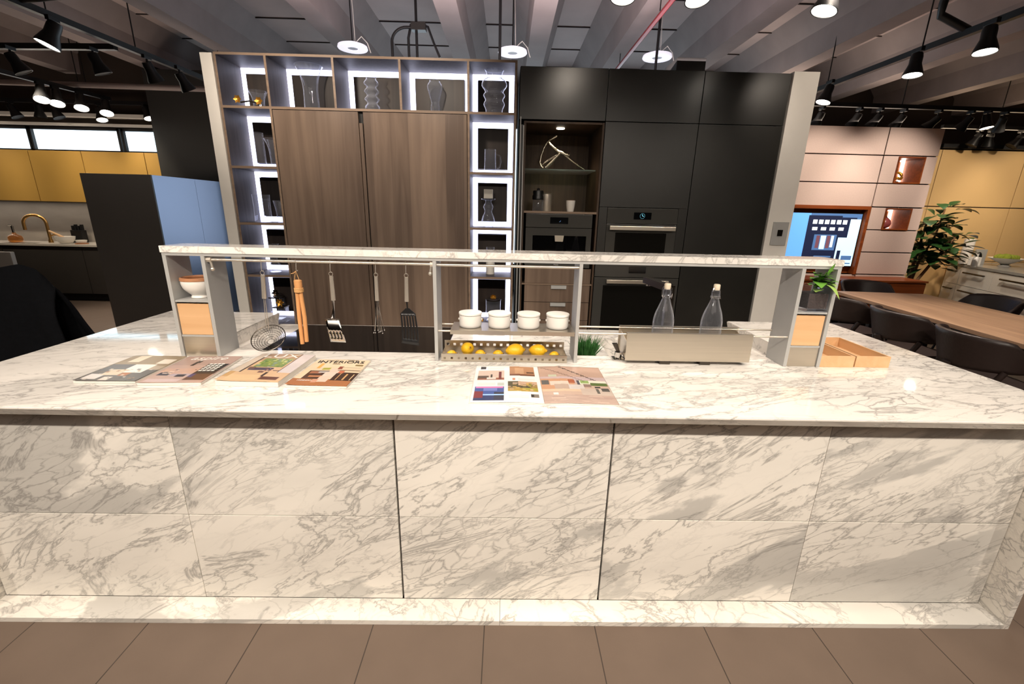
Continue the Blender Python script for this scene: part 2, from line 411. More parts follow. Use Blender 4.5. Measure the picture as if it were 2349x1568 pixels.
# ================================================================== SETTING
XL, XR, YF, YB, ZC = -10.5, 11.0, -7.0, 7.6, 3.95
mb = MB(); mb.box(XL, XR, YF, YB, -.1, 0); struct('floor', mb, M['floor'])
mb = MB(); mb.m(M['concrete']).box(XL, XR, YF, YB, ZC, ZC+.15)
ceil = struct('ceiling', mb)
beam_x = [-8.2, -6.7, -5.2, -3.65, -2.03, -.62, .33, 1.36, 2.52, 3.8, 5.3, 6.8, 8.3]
mb = MB()
for a, b in zip(beam_x, beam_x[1:]):
    for k in range(9):
        y = .2 + k*.86
        if b-a > .5: mb.box(a+.22, b-.22, y, y+.014, ZC-.012, ZC+.002)
mb.build('seam', M['seam'], ceil)
for i, x in enumerate(beam_x):
    mb = MB()
    h = [(-.11, 3.45), (.11, 3.45), (.13, 3.72), (.30, ZC), (-.30, ZC), (-.13, 3.72)]
    mb.prism([(x+a, YF, z) for a, z in h], (0, YB-YF, 0))
    struct('trim_%d' % (i+1), mb, M['concrete_beam'])
mb = MB(); mb.box(XL, XR, YF-.15, YF, 0, ZC); struct('wall_front', mb, M['wall_dark'])
mb = MB(); mb.box(XL-.15, XL, YF, YB, 0, ZC); struct('wall_left', mb, M['wall_dark'])
mb = MB(); mb.box(XR, XR+.15, YF, YB, 0, ZC); struct('wall_right', mb, M['wall_dark'])
# back wall: window strip over the left kitchen
mb = MB()
mb.box(XL, -5.2, 6.3, 6.5, 0, 2.36); mb.box(XL, -5.2, 6.3, 6.5, 2.68, ZC); mb.box(-5.62, -5.2, 6.3, 6.5, 2.36, 2.68)
struct('wall_back_left', mb, M['wall_dark'])
mb = MB(); mb.box(-5.2, -2.8, YB-.1, YB, 0, ZC); mb.box(3.2, XR, YB-.1, YB, 0, ZC); mb.box(-2.8, 3.2, YB-.1, YB, 0, .5); mb.box(-2.8, 3.2, YB-.1, YB, 3.1, ZC); struct('wall_back', mb, M['wall_dark'])
mb = MB()
for x in (-2.8, -1.32, .16, 1.66, 3.14): mb.box(x, x+.06, YB-.09, YB-.02, .5, 3.1)
mb.box(-2.74, 3.14, YB-.09, YB-.02, .5, .56); mb.box(-2.74, 3.14, YB-.09, YB-.02, 3.04, 3.1)
wb = struct('window_4', mb, M['black'])  # unseen window added behind the tall run for cool back light
mb = MB(); mb.box(-2.74, 3.14, YB-.06, YB-.054, .56, 3.04); mb.build('pane', M['glass'], wb)
mb = MB(); mb.box(-5.23, -3.9, 5.72, 6.5, 0, 3.4); struct('wall_back_column', mb, M['charcoal'])
for i, (a, b) in enumerate([(XL, -7.61), (-7.54, -6.2), (-6.1, -5.62)]):
    mb = MB(); t = .035
    mb.box(a-.035, b+.035, 6.26, 6.31, 2.655, 2.69); mb.box(a-.035, b+.035, 6.26, 6.31, 2.33, 2.362)
    mb.box(a-.04, a, 6.26, 6.31, 2.33, 2.69); mb.box(b, b+.04, 6.26, 6.31, 2.33, 2.69)
    w = struct('window_%d' % (i+1), mb, M['black'])
    g = MB(); g.box(a, b, 6.38, 6.386, 2.362, 2.655); g.build('pane', M['glass'], w)
mb = MB(); mb.box(XL, -5.23, 6.16, 6.3, 2.83, 2.88); mb.box(XL, -5.23, 6.2, 6.3, 2.71, 2.745); struct('trim_14', mb, M['white'])
# stone splashback of the left kitchen
mb = MB(); mb.box(XL, -5.23, 6.27, 6.3, .92, 1.6); struct('wall_splashback', mb, M['stonegrey'])

# right-hand media wall (beige fabric panels with recesses)
WY = 5.0; WX1 = 5.885
mb = MB()
rows = [0, .80, 1.12, 1.435, 1.745, 2.06, 2.42, 2.775]
g = .007
def wpanel(x0, x1, z0, z1): mb.box(x0+g, x1-g, WY, WY+.03, z0+g, z1-g, bev=.004)
holes = [(5.345, 5.72, 2.06, 2.41), (5.345, 5.72, 1.435, 1.735)]
for z0, z1 in zip(rows, rows[1:]):
    if z0 >= 1.745 or z1 <= .81: wpanel(2.6, 5.135, z0, z1)
    h = [q for q in holes if abs(q[2]-z0) < .02]
    if h:
        q = h[0]
        mb.box(5.135+g, q[0], WY, WY+.03, z0+g, z1-g); mb.box(q[1], WX1, WY, WY+.03, z0+g, z1-g)
        mb.box(q[0], q[1], WY, WY+.03, q[3], z1-g) if z1-g > q[3]+.001 else None
    else: wpanel(5.135, WX1+g, z0, z1)
mb.box(2.6, 3.5, WY, WY+.03, .8, 1.745)
wr = struct('wall_media', mb, M['beige'])
mb = MB()
mb.box(2.6, 3.5, WY+.03, WY+.06, 0, 2.775); mb.box(3.5, 5.2, WY+.12, WY+.15, 0, 2.775); mb.box(2.6, WX1, WY+.40, WY+.43, 0, 2.775)
mb.box(WX1-.02, WX1, WY+.03, WY+.40, 0, 2.775); mb.box(3.5, 5.13, WY+.03, WY+.12, 1.76, 2.775); mb.box(2.6, WX1, WY+.03, WY+.40, 2.755, 2.775)
mb.build('backing', M['seam'], wr)
# far right ochre wall
mb = MB(); OY = 6.05
mb.m(M['ochre'])
for x0, x1 in [(6.0, 6.885), (6.895, 8.26), (8.27, 9.7), (9.71, XR)]:
    for z0, z1 in [(.0, .93), (.94, 1.795), (1.81, 2.66)]:
        mb.box(x0, x1, OY, OY+.03, z0, z1, bev=.003)
mb.m(M['seam']).box(6.0, XR, OY+.02, OY+.2, 0, 2.68)
mb.m(M['black']).box(6.83, XR, OY-.06, OY+.2, 2.68, 2.74)
struct('wall_back_right', mb)
# white end walls of the tall run
mb = MB(); mb.box(-2.47, -2.375, 2.585, 3.35, 0, 2.735, bev=.003); struct('wall_end_left', mb, M['white'])
mb = MB(); mb.box(2.322, 2.535, 2.585, 3.35, 0, 2.72, bev=.003); struct('wall_end_right', mb, M['white'])

# ================================================================== ISLAND
IX = [-2.027 + .8124*i for i in range(6)]
isl = thing('kitchen_island', 'long kitchen island clad in veined white marble panels on a low marble plinth', 'kitchen island', (0, .6, 0))
o = (0, .6, 0)
mb = MB(o); mb.box(-2.03, 2.035, .024, .04, .0, .868); mb.box(-2.03, 2.035, 1.2, 1.24, .08, .82); mb.box(-2.03, 2.035, .04, 1.2, .02, .06)
mb.build('carcass', M['dark'], isl)
for i in range(5):
    gl = .0035 if i in (2, 3) else .001; gr = .0035 if i in (1, 2) else .001
    for z0, z1 in ((.0235, .4205), (.4235, .863)):
        mb = MB(o); mb.box(IX[i]+gl, IX[i+1]-gr, 0, .022, z0, z1, bev=.0015); mb.build('front_panel', M['marble'], isl)
for x0, x1 in ((-2.03, -.0005), (.0005, 2.036)):
    mb = MB(o); mb.box(x0, x1, -.104, 0, 0, .022, bev=.0015); mb.build('plinth', M['marble'], isl)
for x0, x1 in ((-2.055, -2.031), (2.0365, 2.06)):
    mb = MB(o); mb.box(x0, x1, -.104, 1.24, 0, .869, bev=.0015); mb.build('end_panel', M['marble'], isl)

# continuous worktop: raised U-shaped slab around a lower working area with a basin
ct = thing('marble_countertop', 'glossy white marble worktop with grey veins and a lower working area behind', 'countertop', (0, .6, .89))
o = (0, .6, .89)
mb = MB(o)
U_ = [(-2.137, -.105), (2.137, -.105), (2.137, 1.326), (1.45, 1.326), (1.45, .545), (-1.45, .545), (-1.45, 1.326), (-2.137, 1.326)]
mb.prism([(x, y, .9115) for x, y in U_], (0, 0, .0085))
bmesh.ops.bevel(mb.bm, geom=[e for e in mb.bm.edges if all(abs(v.co.z-.03) < .002 for v in e.verts)], offset=.003, segments=2, affect='EDGES')
# undercut front and side edges
lo = [(-2.095, -.060), (2.095, -.060), (2.095, 1.30), (1.45, 1.30), (1.45, .545), (-1.45, .545), (-1.45, 1.30), (-2.095, 1.30)]
ta = [mb.bm.verts.new(Vector((x, y, .9114)) - mb.o) for x, y in U_]; tb = [mb.bm.verts.new(Vector((x, y, .870)) - mb.o) for x, y in lo]
for k in range(8): mb.bm.faces.new((ta[k], ta[(k+1) % 8], tb[(k+1) % 8], tb[k]))
mb.bm.faces.new(tb[::-1]); mb.bm.faces.new(ta)
mb.build('raised_slab', M['marble_top'], ct)
mb = MB(o)
mb.box(-1.47, -1.45, .545, 1.30, .80, .8698); mb.box(1.45, 1.47, .545, 1.30, .80, .8698); mb.box(-1.45, 1.45, .525, .545, .80, .8698)
mb.build('inner_edge', M['marble_top'], ct)
mb = MB(o); sx0, sx1, sy0, sy1 = .56, 1.14, .72, 1.12
for a in ((-1.45, sx0, .545, 1.326), (sx1, 1.45, .545, 1.326), (sx0, sx1, .545, sy0), (sx0, sx1, sy1, 1.326)):
    mb.box(*a, .82, .846)
mb.build('working_slab', M['marble_top'], ct)
mb = MB(o)
for a in ((sx0-.02, sx0, sy0-.02, sy1+.02, .62, .82), (sx1, sx1+.02, sy0-.02, sy1+.02, .62, .82), (sx0, sx1, sy0-.02, sy0, .62, .82), (sx0, sx1, sy1, sy1+.02, .62, .82), (sx0-.02, sx1+.02, sy0-.02, sy1+.02, .60, .62)):
    mb.box(*a)
mb.build('basin', M['marble_top'], ct)

mb = MB((-.795, .96, .846)); mb.box(-1.275, -.315, .62, 1.295, .8465, .852, bev=.001)
tag(mb.build('induction_cooktop', M['blackglass']), 'black glass cooktop set into the marble behind the hanging utensils', 'cooktop')

# ---- raised bar over the island
bar = thing('bar_gantry', 'raised marble bar shelf on grey metal uprights standing across the island', 'bar shelf', (0, .51, .92))
o = (0, .51, .92); by0, by1 = .437, .579
mb = MB(o); mb.box(-1.455, 1.455, by0-.004, by1+.004, 1.380, 1.408, bev=.002); mb.build('marble_top', M['marble_bar'], bar)
mb = MB(o); mb.box(-1.452, 1.452, by0, by1, 1.368, 1.3795); mb.build('under_plate', M['greymetal'], bar)
for x0, x1 in ((-1.452, -1.436), (-1.292, -1.276), (-.314, -.299), (.316, .331), (1.282, 1.298), (1.436, 1.452)):
    mb = MB(o); mb.box(x0, x1, by0, by1, .9205, 1.3675, bev=.0008); mb.build('upright', M['greymetal'], bar)
for x0, x1 in ((-1.435, -1.293), (1.299, 1.435)):
    mb = MB(o); mb.box(x0, x1, by0+.003, by1, 1.168, 1.176); mb.build('shelf', M['greymetal'], bar)
    mb = MB(o); mb.box(x0, x1, by0+.003, by1, 1.012, 1.02); mb.build('shelf', M['greymetal'], bar)
    mb = MB(o); mb.box(x0, x1, by0+.006, by0+.012, .9205, 1.0115); mb.build('kick_plate', M['steel'], bar, label='polished steel plate')
    d = MB(o); d.box(x0+.002, x1-.004, by0+.006, by0+.02, 1.021, 1.160, bev=.001)
    for a in ((x0+.002, x0+.01, by0+.02, by1-.01), (x1-.012, x1-.004, by0+.02, by1-.01), (x0+.01, x1-.012, by1-.018, by1-.01)): d.box(*a, 1.021, 1.15)
    d.build('drawer', M['beech'], bar, label='light beech drawer box')
# hanging rails
mb = MB(o); mb.cyl((-1.262, .452, 1.352), (-.3145, .452, 1.352), .0058); mb.cyl((-.2985, .452, 1.350), (.3155, .452, 1.350), .0058)
mb.build('hanging_rail', M['satin'], bar)
for x in (-1.268, -.3145):
    mb = MB(o); s_ = 1 if x < -1 else -1
    mb.cyl((x - s_*.008, .452, 1.352), (x + s_*.012, .452, 1.352), .011, n=6); mb.cyl((x+s_*.006, .452, 1.352), (x+s_*.012, .45, 1.318), .005); mb.ball((x+s_*.012, .45, 1.312), .009)
    mb.build('rail_bracket', M['satin'], bar)
mb = MB(o)
for y in (.447, .570):
    mb.cyl((-.2985, y, 1.058), (.3155, y, 1.058), .0042, n=10); mb.cyl((.3315, y, 1.058), (1.2815, y, 1.058), .0042, n=10)
mb.build('cross_rod', M['satin'], bar)

# ---- steel tray shelf on the rods + canisters
ty = thing('steel_tray', 'flat brushed steel tray resting on rods between the central uprights', 'tray', (.035, .51, 1.06))
o = (.035, .51, 1.06)
mb = MB(o); mb.box(-.243, .312, .434, .586, 1.0625, 1.0655); mb.box(-.243, .312, .432, .4335, 1.047, 1.0655); mb.box(-.243, .312, .5865, .588, 1.047, 1.0655)
mb.build('tray_sheet', M['steel'], ty)
can0 = None
clab = ['white porcelain canister with lid, first from the left on the steel tray', 'white porcelain canister with lid, second from the left on the steel tray',
        'white porcelain canister with lid, third from the left on the steel tray', 'white porcelain canister with lid, at the right end of the steel tray']
for x, y, lb in zip((-.159, -.026, .108, .242), (.512, .512, .512, .512), clab):
    if can0 is None:
        can0 = thing('lidded_canister', lb, 'canister', (x, y, 1.066), 0, 'white canisters on the steel tray')
        mb = MB(); vessel(mb, [(.046, .0), (.0495, .003), (.051, .012), (.051, .0555)], .004); mb.build('body', M['whiteg'], can0)
        mb = MB(); mb.lathe([(0, .056), (.0485, .056), (.0485, .0583), (.0530, .0583), (.0530, .0655), (.0515, .0672), (0, .0672)], n=40); mb.build('lid', M['whiteg'], can0)
        for s_ in (-1, 1):
            mb = MB(); mb.lathe([(0, -.004), (.004, -.004), (.005, 0), (.004, .004), (0, .004)], (s_*.051, 0, .034), 10); mb.build('lug', M['whiteg'], can0)
    else: dup(can0, (x, y, 1.066), 0, lb)

# ---- perforated steel fruit tray with lemons
pt = thing('perforated_trough', 'perforated steel trough holding lemons under the tray on the counter', 'fruit tray', (0, .49, .92))
o = (0, .49, .92)
mb = MB(o)
def holed(x0, x1, y, z0, z1, n, s_, zc, t=.002, lean=0.):
    """upright sheet with a row of n square holes"""
    mb.box(x0, x1, y, y+t, z0, zc-s_/2); mb.box(x0, x1, y, y+t, zc+s_/2, z1)
    st = (x1-x0)/n
    for i in range(n+1):
        a = x0 + (i-.5)*st + s_/2 if i else x0; b = x0 + (i+.5)*st - s_/2 if i < n else x1
        mb.box(a, b, y, y+t, zc-s_/2, zc+s_/2)
holed(-.285, .284, .430, .922, .957, 18, .010, .936)
holed(-.285, .284, .550, .922, .985, 18, .012, .966)
mb.box(-.285, .284, .430, .552, .9205, .9225); mb.box(-.285, -.283, .432, .55, .9225, .95); mb.box(.282, .284, .432, .55, .9225, .95)
mb.box(-.285, .284, .424, .432, .955, .958)
mb.build('sheet', M['steel'], pt)
l0 = None
lem = [((-.172, .495, .962), 1.05, 'large lemon with its stem end showing, first from the left in the trough'), ((.050, .492, .958), 1.15, 'large lemon lying sideways near the middle of the trough'),
       ((.155, .492, .960), 1.05, 'large lemon third along, right of the middle in the trough'), ((-.245, .485, .939), .6, 'small lemon low at the left end of the trough'),
       ((-.113, .50, .939), .6, 'small lemon low in the trough, right of the first large lemon'), ((-.030, .50, .939), .6, 'lemon low in the trough, left of the sideways lemon'),
       ((.232, .495, .939), .6, 'small lemon low at the right end of the trough')]
for p, s_, lb in lem:
    pf = smooth_prof([(.0005, -.041), (.006, -.038), (.018, -.028), (.0265, -.010), (.0275, .006), (.021, .024), (.009, .034), (.005, .040), (.0005, .042)], 4)
    th = random.uniform(-.4, .4); rot = Matrix.Rotation(rad(90), 3, 'Y') @ Matrix.Rotation(th, 3, 'X')
    if 'stem end' in lb: rot = Matrix.Rotation(rad(64), 3, 'X') @ Matrix.Rotation(rad(20), 3, 'Y')
    t = thing('lemon', lb, 'lemon', p, 0, 'lemons in the perforated trough')
    mb = MB(); mb.lathe([(r*s_, z*s_) for r, z in pf], (0, 0, 0), 20, rot); mb.build('fruit', M['lemon'], t)
    mb = MB(); e = rot @ Vector((0, 0, .0425*s_)); mb.ball(e, .0035, 8); mb.build('stem', M['trunk'], t)

# ---- steel bottle trough on the right rods
tr = thing('bottle_trough', 'open brushed steel box hanging on rods and holding two glass bottles', 'trough', (.835, .51, .94))
o = (.835, .51, .94); x0, x1 = .549, 1.120
mb = MB(o)
mb.box(x0, x1, .4335, .4355, .938, 1.066); mb.box(x0-.002, x1, .5755, .5775, .945, 1.066)
mb.box(x0, x1, .433, .4525, 1.0655, 1.0675); mb.box(x0-.002, x1, .562, .5785, 1.0655, 1.0675)
mb.box(x0+.004, x1-.004, .4355, .5755, .944, .9465)
mb.build('sheet', M['steel'], tr)
for xx in (x0+.004, x1-.006):
    mb = MB(o); mb.prism([(xx, .436, 1.02), (xx, .436, .9465), (xx, .5755, .9465), (xx, .5755, 1.05)], (.002, 0, 0)); mb.build('end_plate', M['steel'], tr)
for xx in (.735, .92):
    mb = MB(o); mb.box(xx-.024, xx+.024, .438, .50, .9205, .9438, bev=.003); mb.build('foot', M['darksteel'], tr)
b0 = None
for x, lb in ((.731, 'clear glass swing-top bottle on the left in the steel box, before the tap'), (.955, 'clear glass swing-top bottle on the right in the steel box')):
    if b0 is None:
        b0 = thing('swing_top_bottle', lb, 'bottle', (x, .508, .9468), 0, 'glass bottles in the steel box')
        mb = MB(); pf = smooth_prof([(.040, 0), (.044, .004), (.046, .03), (.047, .14), (.0455, .172), (.039, .202), (.0285, .232), (.0205, .256), (.0165, .270), (.0205, .274), (.0205, .281), (.0178, .285), (.0188, .298), (.0145, .314)], 4)
        vessel(mb, pf, .003, n=36); mb.build('glass_body', M['glass'], b0)
        mb = MB(); mb.lathe([(0, .309), (.0125, .309), (.0145, .316), (.0145, .332), (.012, .336), (0, .336)], n=20); mb.build('stopper', M['cork'], b0)
        mb = MB()
        for s_ in (-1, 1): mb.tube([(s_*.014, 0, .326), (s_*.0215, 0, .312), (s_*.0235, -.004, .293), (s_*.0220, -.008, .278), (s_*.018, -.015, .270)], .0013, 6)
        mb.tube([(.0215*math.cos(a*PI/8), .0215*math.sin(a*PI/8), .2775) for a in range(16)], .0013, 6, closed=True)
        mb.build('wire_clasp', M['chrome'], b0)
    else: dup(b0, (x, .508, .9468), .5, lb)

# ---- tap behind the trough, lever mixer beside it
fa = thing('kitchen_tap', 'square dark steel kitchen tap rising behind the left bottle', 'tap', (.80, .63, .846))
o = (.80, .63, .846)
mb = MB(o); mb.cyl((.79, .63, .8465), (.79, .63, .854), .03, n=24); mb.build('base', M['darksteel'], fa)
mb = MB(o); mb.box(.772, .808, .614, .646, .854, 1.255, bev=.003); mb.build('column', M['darksteel'], fa)
mb = MB(o); d = Vector((-.045, .34, 0)).normalized(); n_ = Vector((d.y, -d.x, 0))*.018
p0 = Vector((.79, .632, 1.224)); p1 = p0 + d*.27
mb.prism([p0+n_, p0-n_, p0-n_+Vector((0, 0, .031)), p0+n_+Vector((0, 0, .031))], (p1-p0)); mb.build('spout', M['darksteel'], fa)
mb = MB(o); q = p1 - d*.03; mb.cyl((q.x, q.y, 1.2235), (q.x, q.y, 1.212), .010, n=16); mb.build('nozzle', M['chrome'], fa)
mx = thing('tap_mixer', 'chrome lever mixer on a square base, left of the steel bottle box', 'tap mixer', (.535, .505, .92))
mb = MB(); mb.box(-.026, .026, -.026, .026, .0005, .007, bev=.002); mb.build('base', M['chrome'], mx)
mb = MB(); mb.cyl((0, 0, .007), (0, 0, .036), .0165, n=24); mb.build('body', M['chrome'], mx)
mb = MB(); mb.prism([(-.008, 0, .036), (.008, 0, .036), (-.006, 0, .074), (-.030, 0, .074)], (0, .02, 0)); mb.build('lever', M['darksteel'], mx)

# ---- grass pot on the lower worktop
gp = thing('potted_grass', 'clump of bright green grass beside the central right upright', 'potted grass', (.405, .64, .8465))
mb = MB(); vessel(mb, [(.045, 0), (.052, .004), (.056, .05)], .004, n=24); mb.build('pot', M['whiteg'], gp)
mb = MB(); mb.lathe([(0, .006), (.046, .006), (.0505, .044), (0, .046)], n=20); mb.build('soil', M['soil'], gp)
mb = MB()
for i in range(520):
    a = random.uniform(0, 2*PI); r = .048*math.sqrt(random.random()); h = random.uniform(.06, .135); t = random.uniform(0, .55)*(r/.048+.3)
    b_ = random.uniform(0, 2*PI)
    d = Vector((math.cos(a)*t+.15*math.cos(b_), math.sin(a)*t+.15*math.sin(b_), 1))
    mb.leaf((r*math.cos(a), r*math.sin(a), .044), d, h, .0035, (math.cos(b_), math.sin(b_), .1), droop=random.uniform(0, .25), nseg=3)
mb.build('grass_blades', M['grass'], gp, kind='stuff')

# ---- bowl in the left compartment, plant in the right one
bw = thing('mortar_bowl', 'white footed bowl with brown inside on the left end shelf of the bar', 'bowl', (-1.372, .515, 1.1765))
mb = MB(); pf = smooth_prof([(.034, 0), (.036, .003), (.033, .012), (.040, .020), (.058, .040), (.066, .062), (.067, .078)], 4)
mb.lathe([(0, 0)] + pf + [(.062, .078)], n=36); mb.build('shell', M['whiteg'], bw)
mb = MB(); mb.lathe([(.062, .078), (.060, .062), (.048, .040), (.02, .026), (0, .025)], n=36); mb.build('inside', M['brownin'], bw)
mb = MB(); mb.lathe([(.0625, .0782), (.069, .0785), (.068, .090), (.062, .092), (.058, .086), (.0595, .079)], n=36); mb.build('rim', M['brownin'], bw)
pl = thing('vase_plant', 'leafy plant in a square glass vase at the right end of the bar', 'plant', (1.384, .488, 1.1765))
mb = MB(); h = .047
for a in ((-h, -h+.003, -h, h), (h-.003, h, -h, h), (-h+.003, h-.003, -h, -h+.003), (-h+.003, h-.003, h-.003, h)): mb.box(*a, .014, .115)
mb.box(-h, h, -h, h, .0005, .014)
mb.build('glass_vase', M['glass'], pl)
mb = MB(); mb.box(-.0435, .0435, -.0435, .0435, .0145, .082, bev=.003); mb.build('soil', M['soil'], pl)
mb = MB(); stems = [((-.008, 0, .08), (-.022, -.042, .150)), ((.004, .004, .08), (.006, -.050, .178)), ((0, -.006, .08), (-.010, -.036, .168)), ((.006, -.004, .08), (.022, -.045, .135))]
for a, b in stems: mb.tube([a, ((a[0]+b[0])/2+.003, (a[1]+b[1])/2, (a[2]+b[2])/2), b], .0024, 6)
mb.build('stems', M['leaf'], pl)
mb = MB(); rp_ = random.Random(3)
for i in range(30):
    s_ = stems[i % 4]; t = rp_.uniform(.35, 1.); p = [s_[0][k]+(s_[1][k]-s_[0][k])*t for k in range(3)]
    a = rp_.uniform(0, 2*PI); mb.m(M['leaf2'] if rp_.random() < .25 else M['leaf'])
    L_ = rp_.uniform(.042, .060)
    d = Vector((math.cos(a)*.6-.15, math.sin(a)*.3-.35, rp_.uniform(-.2, .7)))
    mb.leaf(p, d, L_, L_*.78, droop=.3, shape=.9)
mb.m(M['leaf2']).leaf((.008, -.05, .125), (.30, -.5, .1), .070, .042, droop=.95, shape=.75); mb.m(M['leaf']).leaf((-.008, -.03, .135), (-.25, -.7, .1), .06, .055, droop=.5, shape=.75)
mb.m(M['leaf']).leaf((.010, -.055, .165), (.15, -.35, 1), .060, .028, droop=0, shape=.75); mb.leaf((.02, -.03, .15), (1, -.4, .0), .055, .024, droop=.3, shape=.75)
mb.build('leaves', None, pl)

# ---- wooden boxes at the right of the bar
bx0 = None
for x, lb in ((1.531, 'shallow open beech box on the worktop, half behind the right end of the bar'), (1.702, 'shallow open beech box on the worktop, outermost on the right')):
    if bx0 is None:
        bx0 = thing('wooden_box', lb, 'wooden box', (x, .605, .9203), 0, 'beech boxes on the worktop')
        mb = MB()
        for a in ((-.080, .080, -.165, -.157), (-.080, .080, .157, .165), (-.080, -.072, -.157, .157), (.072, .080, -.157, .157)): mb.box(*a, .0, .053, bev=.0008)
        mb.build('sides', M['beechy'], bx0)
        mb = MB(); mb.box(-.072, .072, -.157, .157, 0, .006); mb.build('bottom', M['beechy'], bx0)
    else: dup(bx0, (x, .61, .9203), 0, lb)

# ---- utensils on the rail
RY = .452
def hook(x, zb, lb):
    mb = MB((x, RY, 1.352)); r = .0075
    pts = [(x, RY+r*math.sin(a), 1.352+r*math.cos(a)) for a in [i*PI/8 for i in range(-3, 9)]]
    pts += [(x, RY-.002, 1.352-.02), (x, RY-.004, zb+.010)]
    pts += [(x, RY-.004+.007-.007*math.cos(a), zb+.007-.007*math.sin(a)) for a in [i*PI/6 for i in range(0, 6)]]
    mb.tube(pts, .0014, 6); tag(mb.build('s_hook', M['satin']), lb, 'hook', 'steel hooks on the hanging rail')
def ring(mb, x, y, z, r, w=.0012):
    mb.tube([(x+r*math.sin(a), y, z+r*math.cos(a)) for a in [2*PI*i/14 for i in range(14)]], w, 6, closed=True)
for x, zb, w in ((-1.048, 1.306, 'skimmer'), (-.900, 1.310, 'bamboo tongs'), (-.755, 1.306, 'steel fish slice'), (-.5615, 1.306, 'whisk'), (-.4315, 1.306, 'black turner')):
    hook(x, zb, 'small steel hook that carries the '+w+' on the rail')
HY = RY-.003
# skimmer
sk = thing('skimmer', 'wire basket skimmer with a steel handle hanging at the left of the rail', 'skimmer', (-1.048, HY, 1.30)); o = (-1.048, HY, 1.30)
mb = MB(o); mb.cyl((-1.046, HY, 1.292), (-1.053, HY, 1.189), .0085, .0095, n=16); ring(mb, -1.047, HY, 1.301, .0085); mb.build('handle', M['satin'], sk)
mb = MB(o); mb.tube([(-1.056, HY, 1.19), (-1.062, HY, 1.054)], .0016, 6); mb.tube([(-1.050, HY, 1.19), (-1.052, HY, 1.052)], .0016, 6); mb.build('shaft', M['satin'], sk)
mb = MB(o); cc = Vector((-1.043, HY-.03, 1.019)); nrm = Vector((.05, -.62, .78)).normalized(); ax = Vector((1, 0, 0)); ax = (ax-nrm*ax.dot(nrm)).normalized(); ay = nrm.cross(ax); RR = .070; dp = .030
def bpt(r, a): return cc + (ax*math.cos(a)+ay*math.sin(a))*r*RR - nrm*dp*(1-r*r)
mb.tube([bpt(1, 2*PI*i/40) for i in range(40)], .0022, 6, closed=True)
for k in (.2, .35, .5, .62, .74, .86): mb.tube([bpt(k, 2*PI*i/28) for i in range(28)], .0009, 4, closed=True)
for i in range(36): mb.tube([bpt(k/5, 2*PI*i/36 + .35*k/5) for k in range(1, 6)], .0007, 4)
mb.build('wire_basket', M['darksteel'], sk)
# tongs
tg = thing('bamboo_tongs', 'pair of bamboo tongs hanging by a twine loop from the rail', 'tongs', (-.90, HY, 1.31)); o = (-.90, HY, 1.31)
mb = MB(o); mb.lathe([(0, 0), (.0155, 0), (.0165, .02), (.0165, .038), (.012, .042), (0, .042)], (-.899, HY, 1.232), 16); mb.build('head', M['bamboo'], tg)
for (x0, x1, z1) in ((-.9065, -.9085, .986), (-.893, -.888, .997)):
    mb = MB(o); mb.tube([(x0, HY, 1.234), ((x0+x1)/2-.003*(1 if x0 < -.9 else -1), HY, 1.11), (x1, HY-.004, z1)], [.0085, .009, .0085], 12); mb.build('arm', M['bamboo'], tg)
mb = MB(o)
for k in range(6): mb.tube([(-.899+.0178*math.cos(a), HY+.0178*math.sin(a), 1.222+k*.0032) for a in [2*PI*i/16 for i in range(16)]], .0018, 6, closed=True)
mb.build('binding', M['cord'], tg)
mb = MB(o); mb.tube([(-.913, HY-.006, 1.255), (-.906, HY-.006, 1.292), (-.901, HY-.004, 1.312), (-.895, HY-.006, 1.292), (-.884, HY-.006, 1.255)], .0013, 6)
mb.tube([(-.901, HY-.004, 1.312), (-.910, HY-.006, 1.303), (-.921, HY-.006, 1.301)], .0015, 6); mb.build('twine_loop', M['cord'], tg)
# slotted fish slice
fs = thing('fish_slice', 'shiny slotted steel fish slice hanging third along the rail', 'spatula', (-.755, HY, 1.30)); o = (-.755, HY, 1.30)
mb = MB(o); mb.cyl((-.753, HY, 1.293), (-.7535, HY, 1.187), .0085, .0095, n=16); ring(mb, -.754, HY, 1.302, .0085); mb.build('handle', M['satin'], fs)
mb = MB(o); mb.tube([(-.7535, HY, 1.188), (-.757, HY+.004, 1.150), (-.760, HY, 1.125), (-.762, HY-.004, 1.108)], [.0045, .0045, .007, .010], 10); mb.build('neck', M['chrome'], fs)
def slotted(o, mt, par, name, TL, TR, BL, BR, nslot, top, bot, y, bulge=.012, frac=.55, t=.0015):
    """blade between two edges with vertical slots, slightly curved"""
    mb = MB(o); rows = 12
    def pt(u, v):
        a = Vector((TL[0]+(BL[0]-TL[0])*v, 0, TL[1]+(BL[1]-TL[1])*v)); b = Vector((TR[0]+(BR[0]-TR[0])*v, 0, TR[1]+(BR[1]-TR[1])*v))
        p = a+(b-a)*u; p.y = y - bulge*math.sin(PI*v) - .012*v; p.x += .006*math.sin(PI*v*.8); return p
    N_ = 2*nslot+1; us = [0]
    sw = frac/nslot; bw_ = (1-frac)/(nslot+1)
    for k in range(N_): us.append(us[-1] + (bw_ if k % 2 == 0 else sw))
    for k in range(N_):
        for r in range(rows):
            v0, v1 = r/rows, (r+1)/rows
            if k % 2 == 1 and v0 >= top-1e-6 and v1 <= bot+1e-6: continue
            mb.poly([pt(us[k], v0), pt(us[k+1], v0), pt(us[k+1], v1), pt(us[k], v1)])
    bmesh.ops.remove_doubles(mb.bm, verts=mb.bm.verts[:], dist=.0002)
    for f in mb.bm.faces: f.smooth = True
    return mb.build(name, mt, par, solid=t)
slotted(o, M['chrome'], fs, 'slotted_blade', (-.795, 1.104), (-.733, 1.104), (-.780, 1.002), (-.712, 1.000), 4, .42, .84, HY-.004, frac=.32)
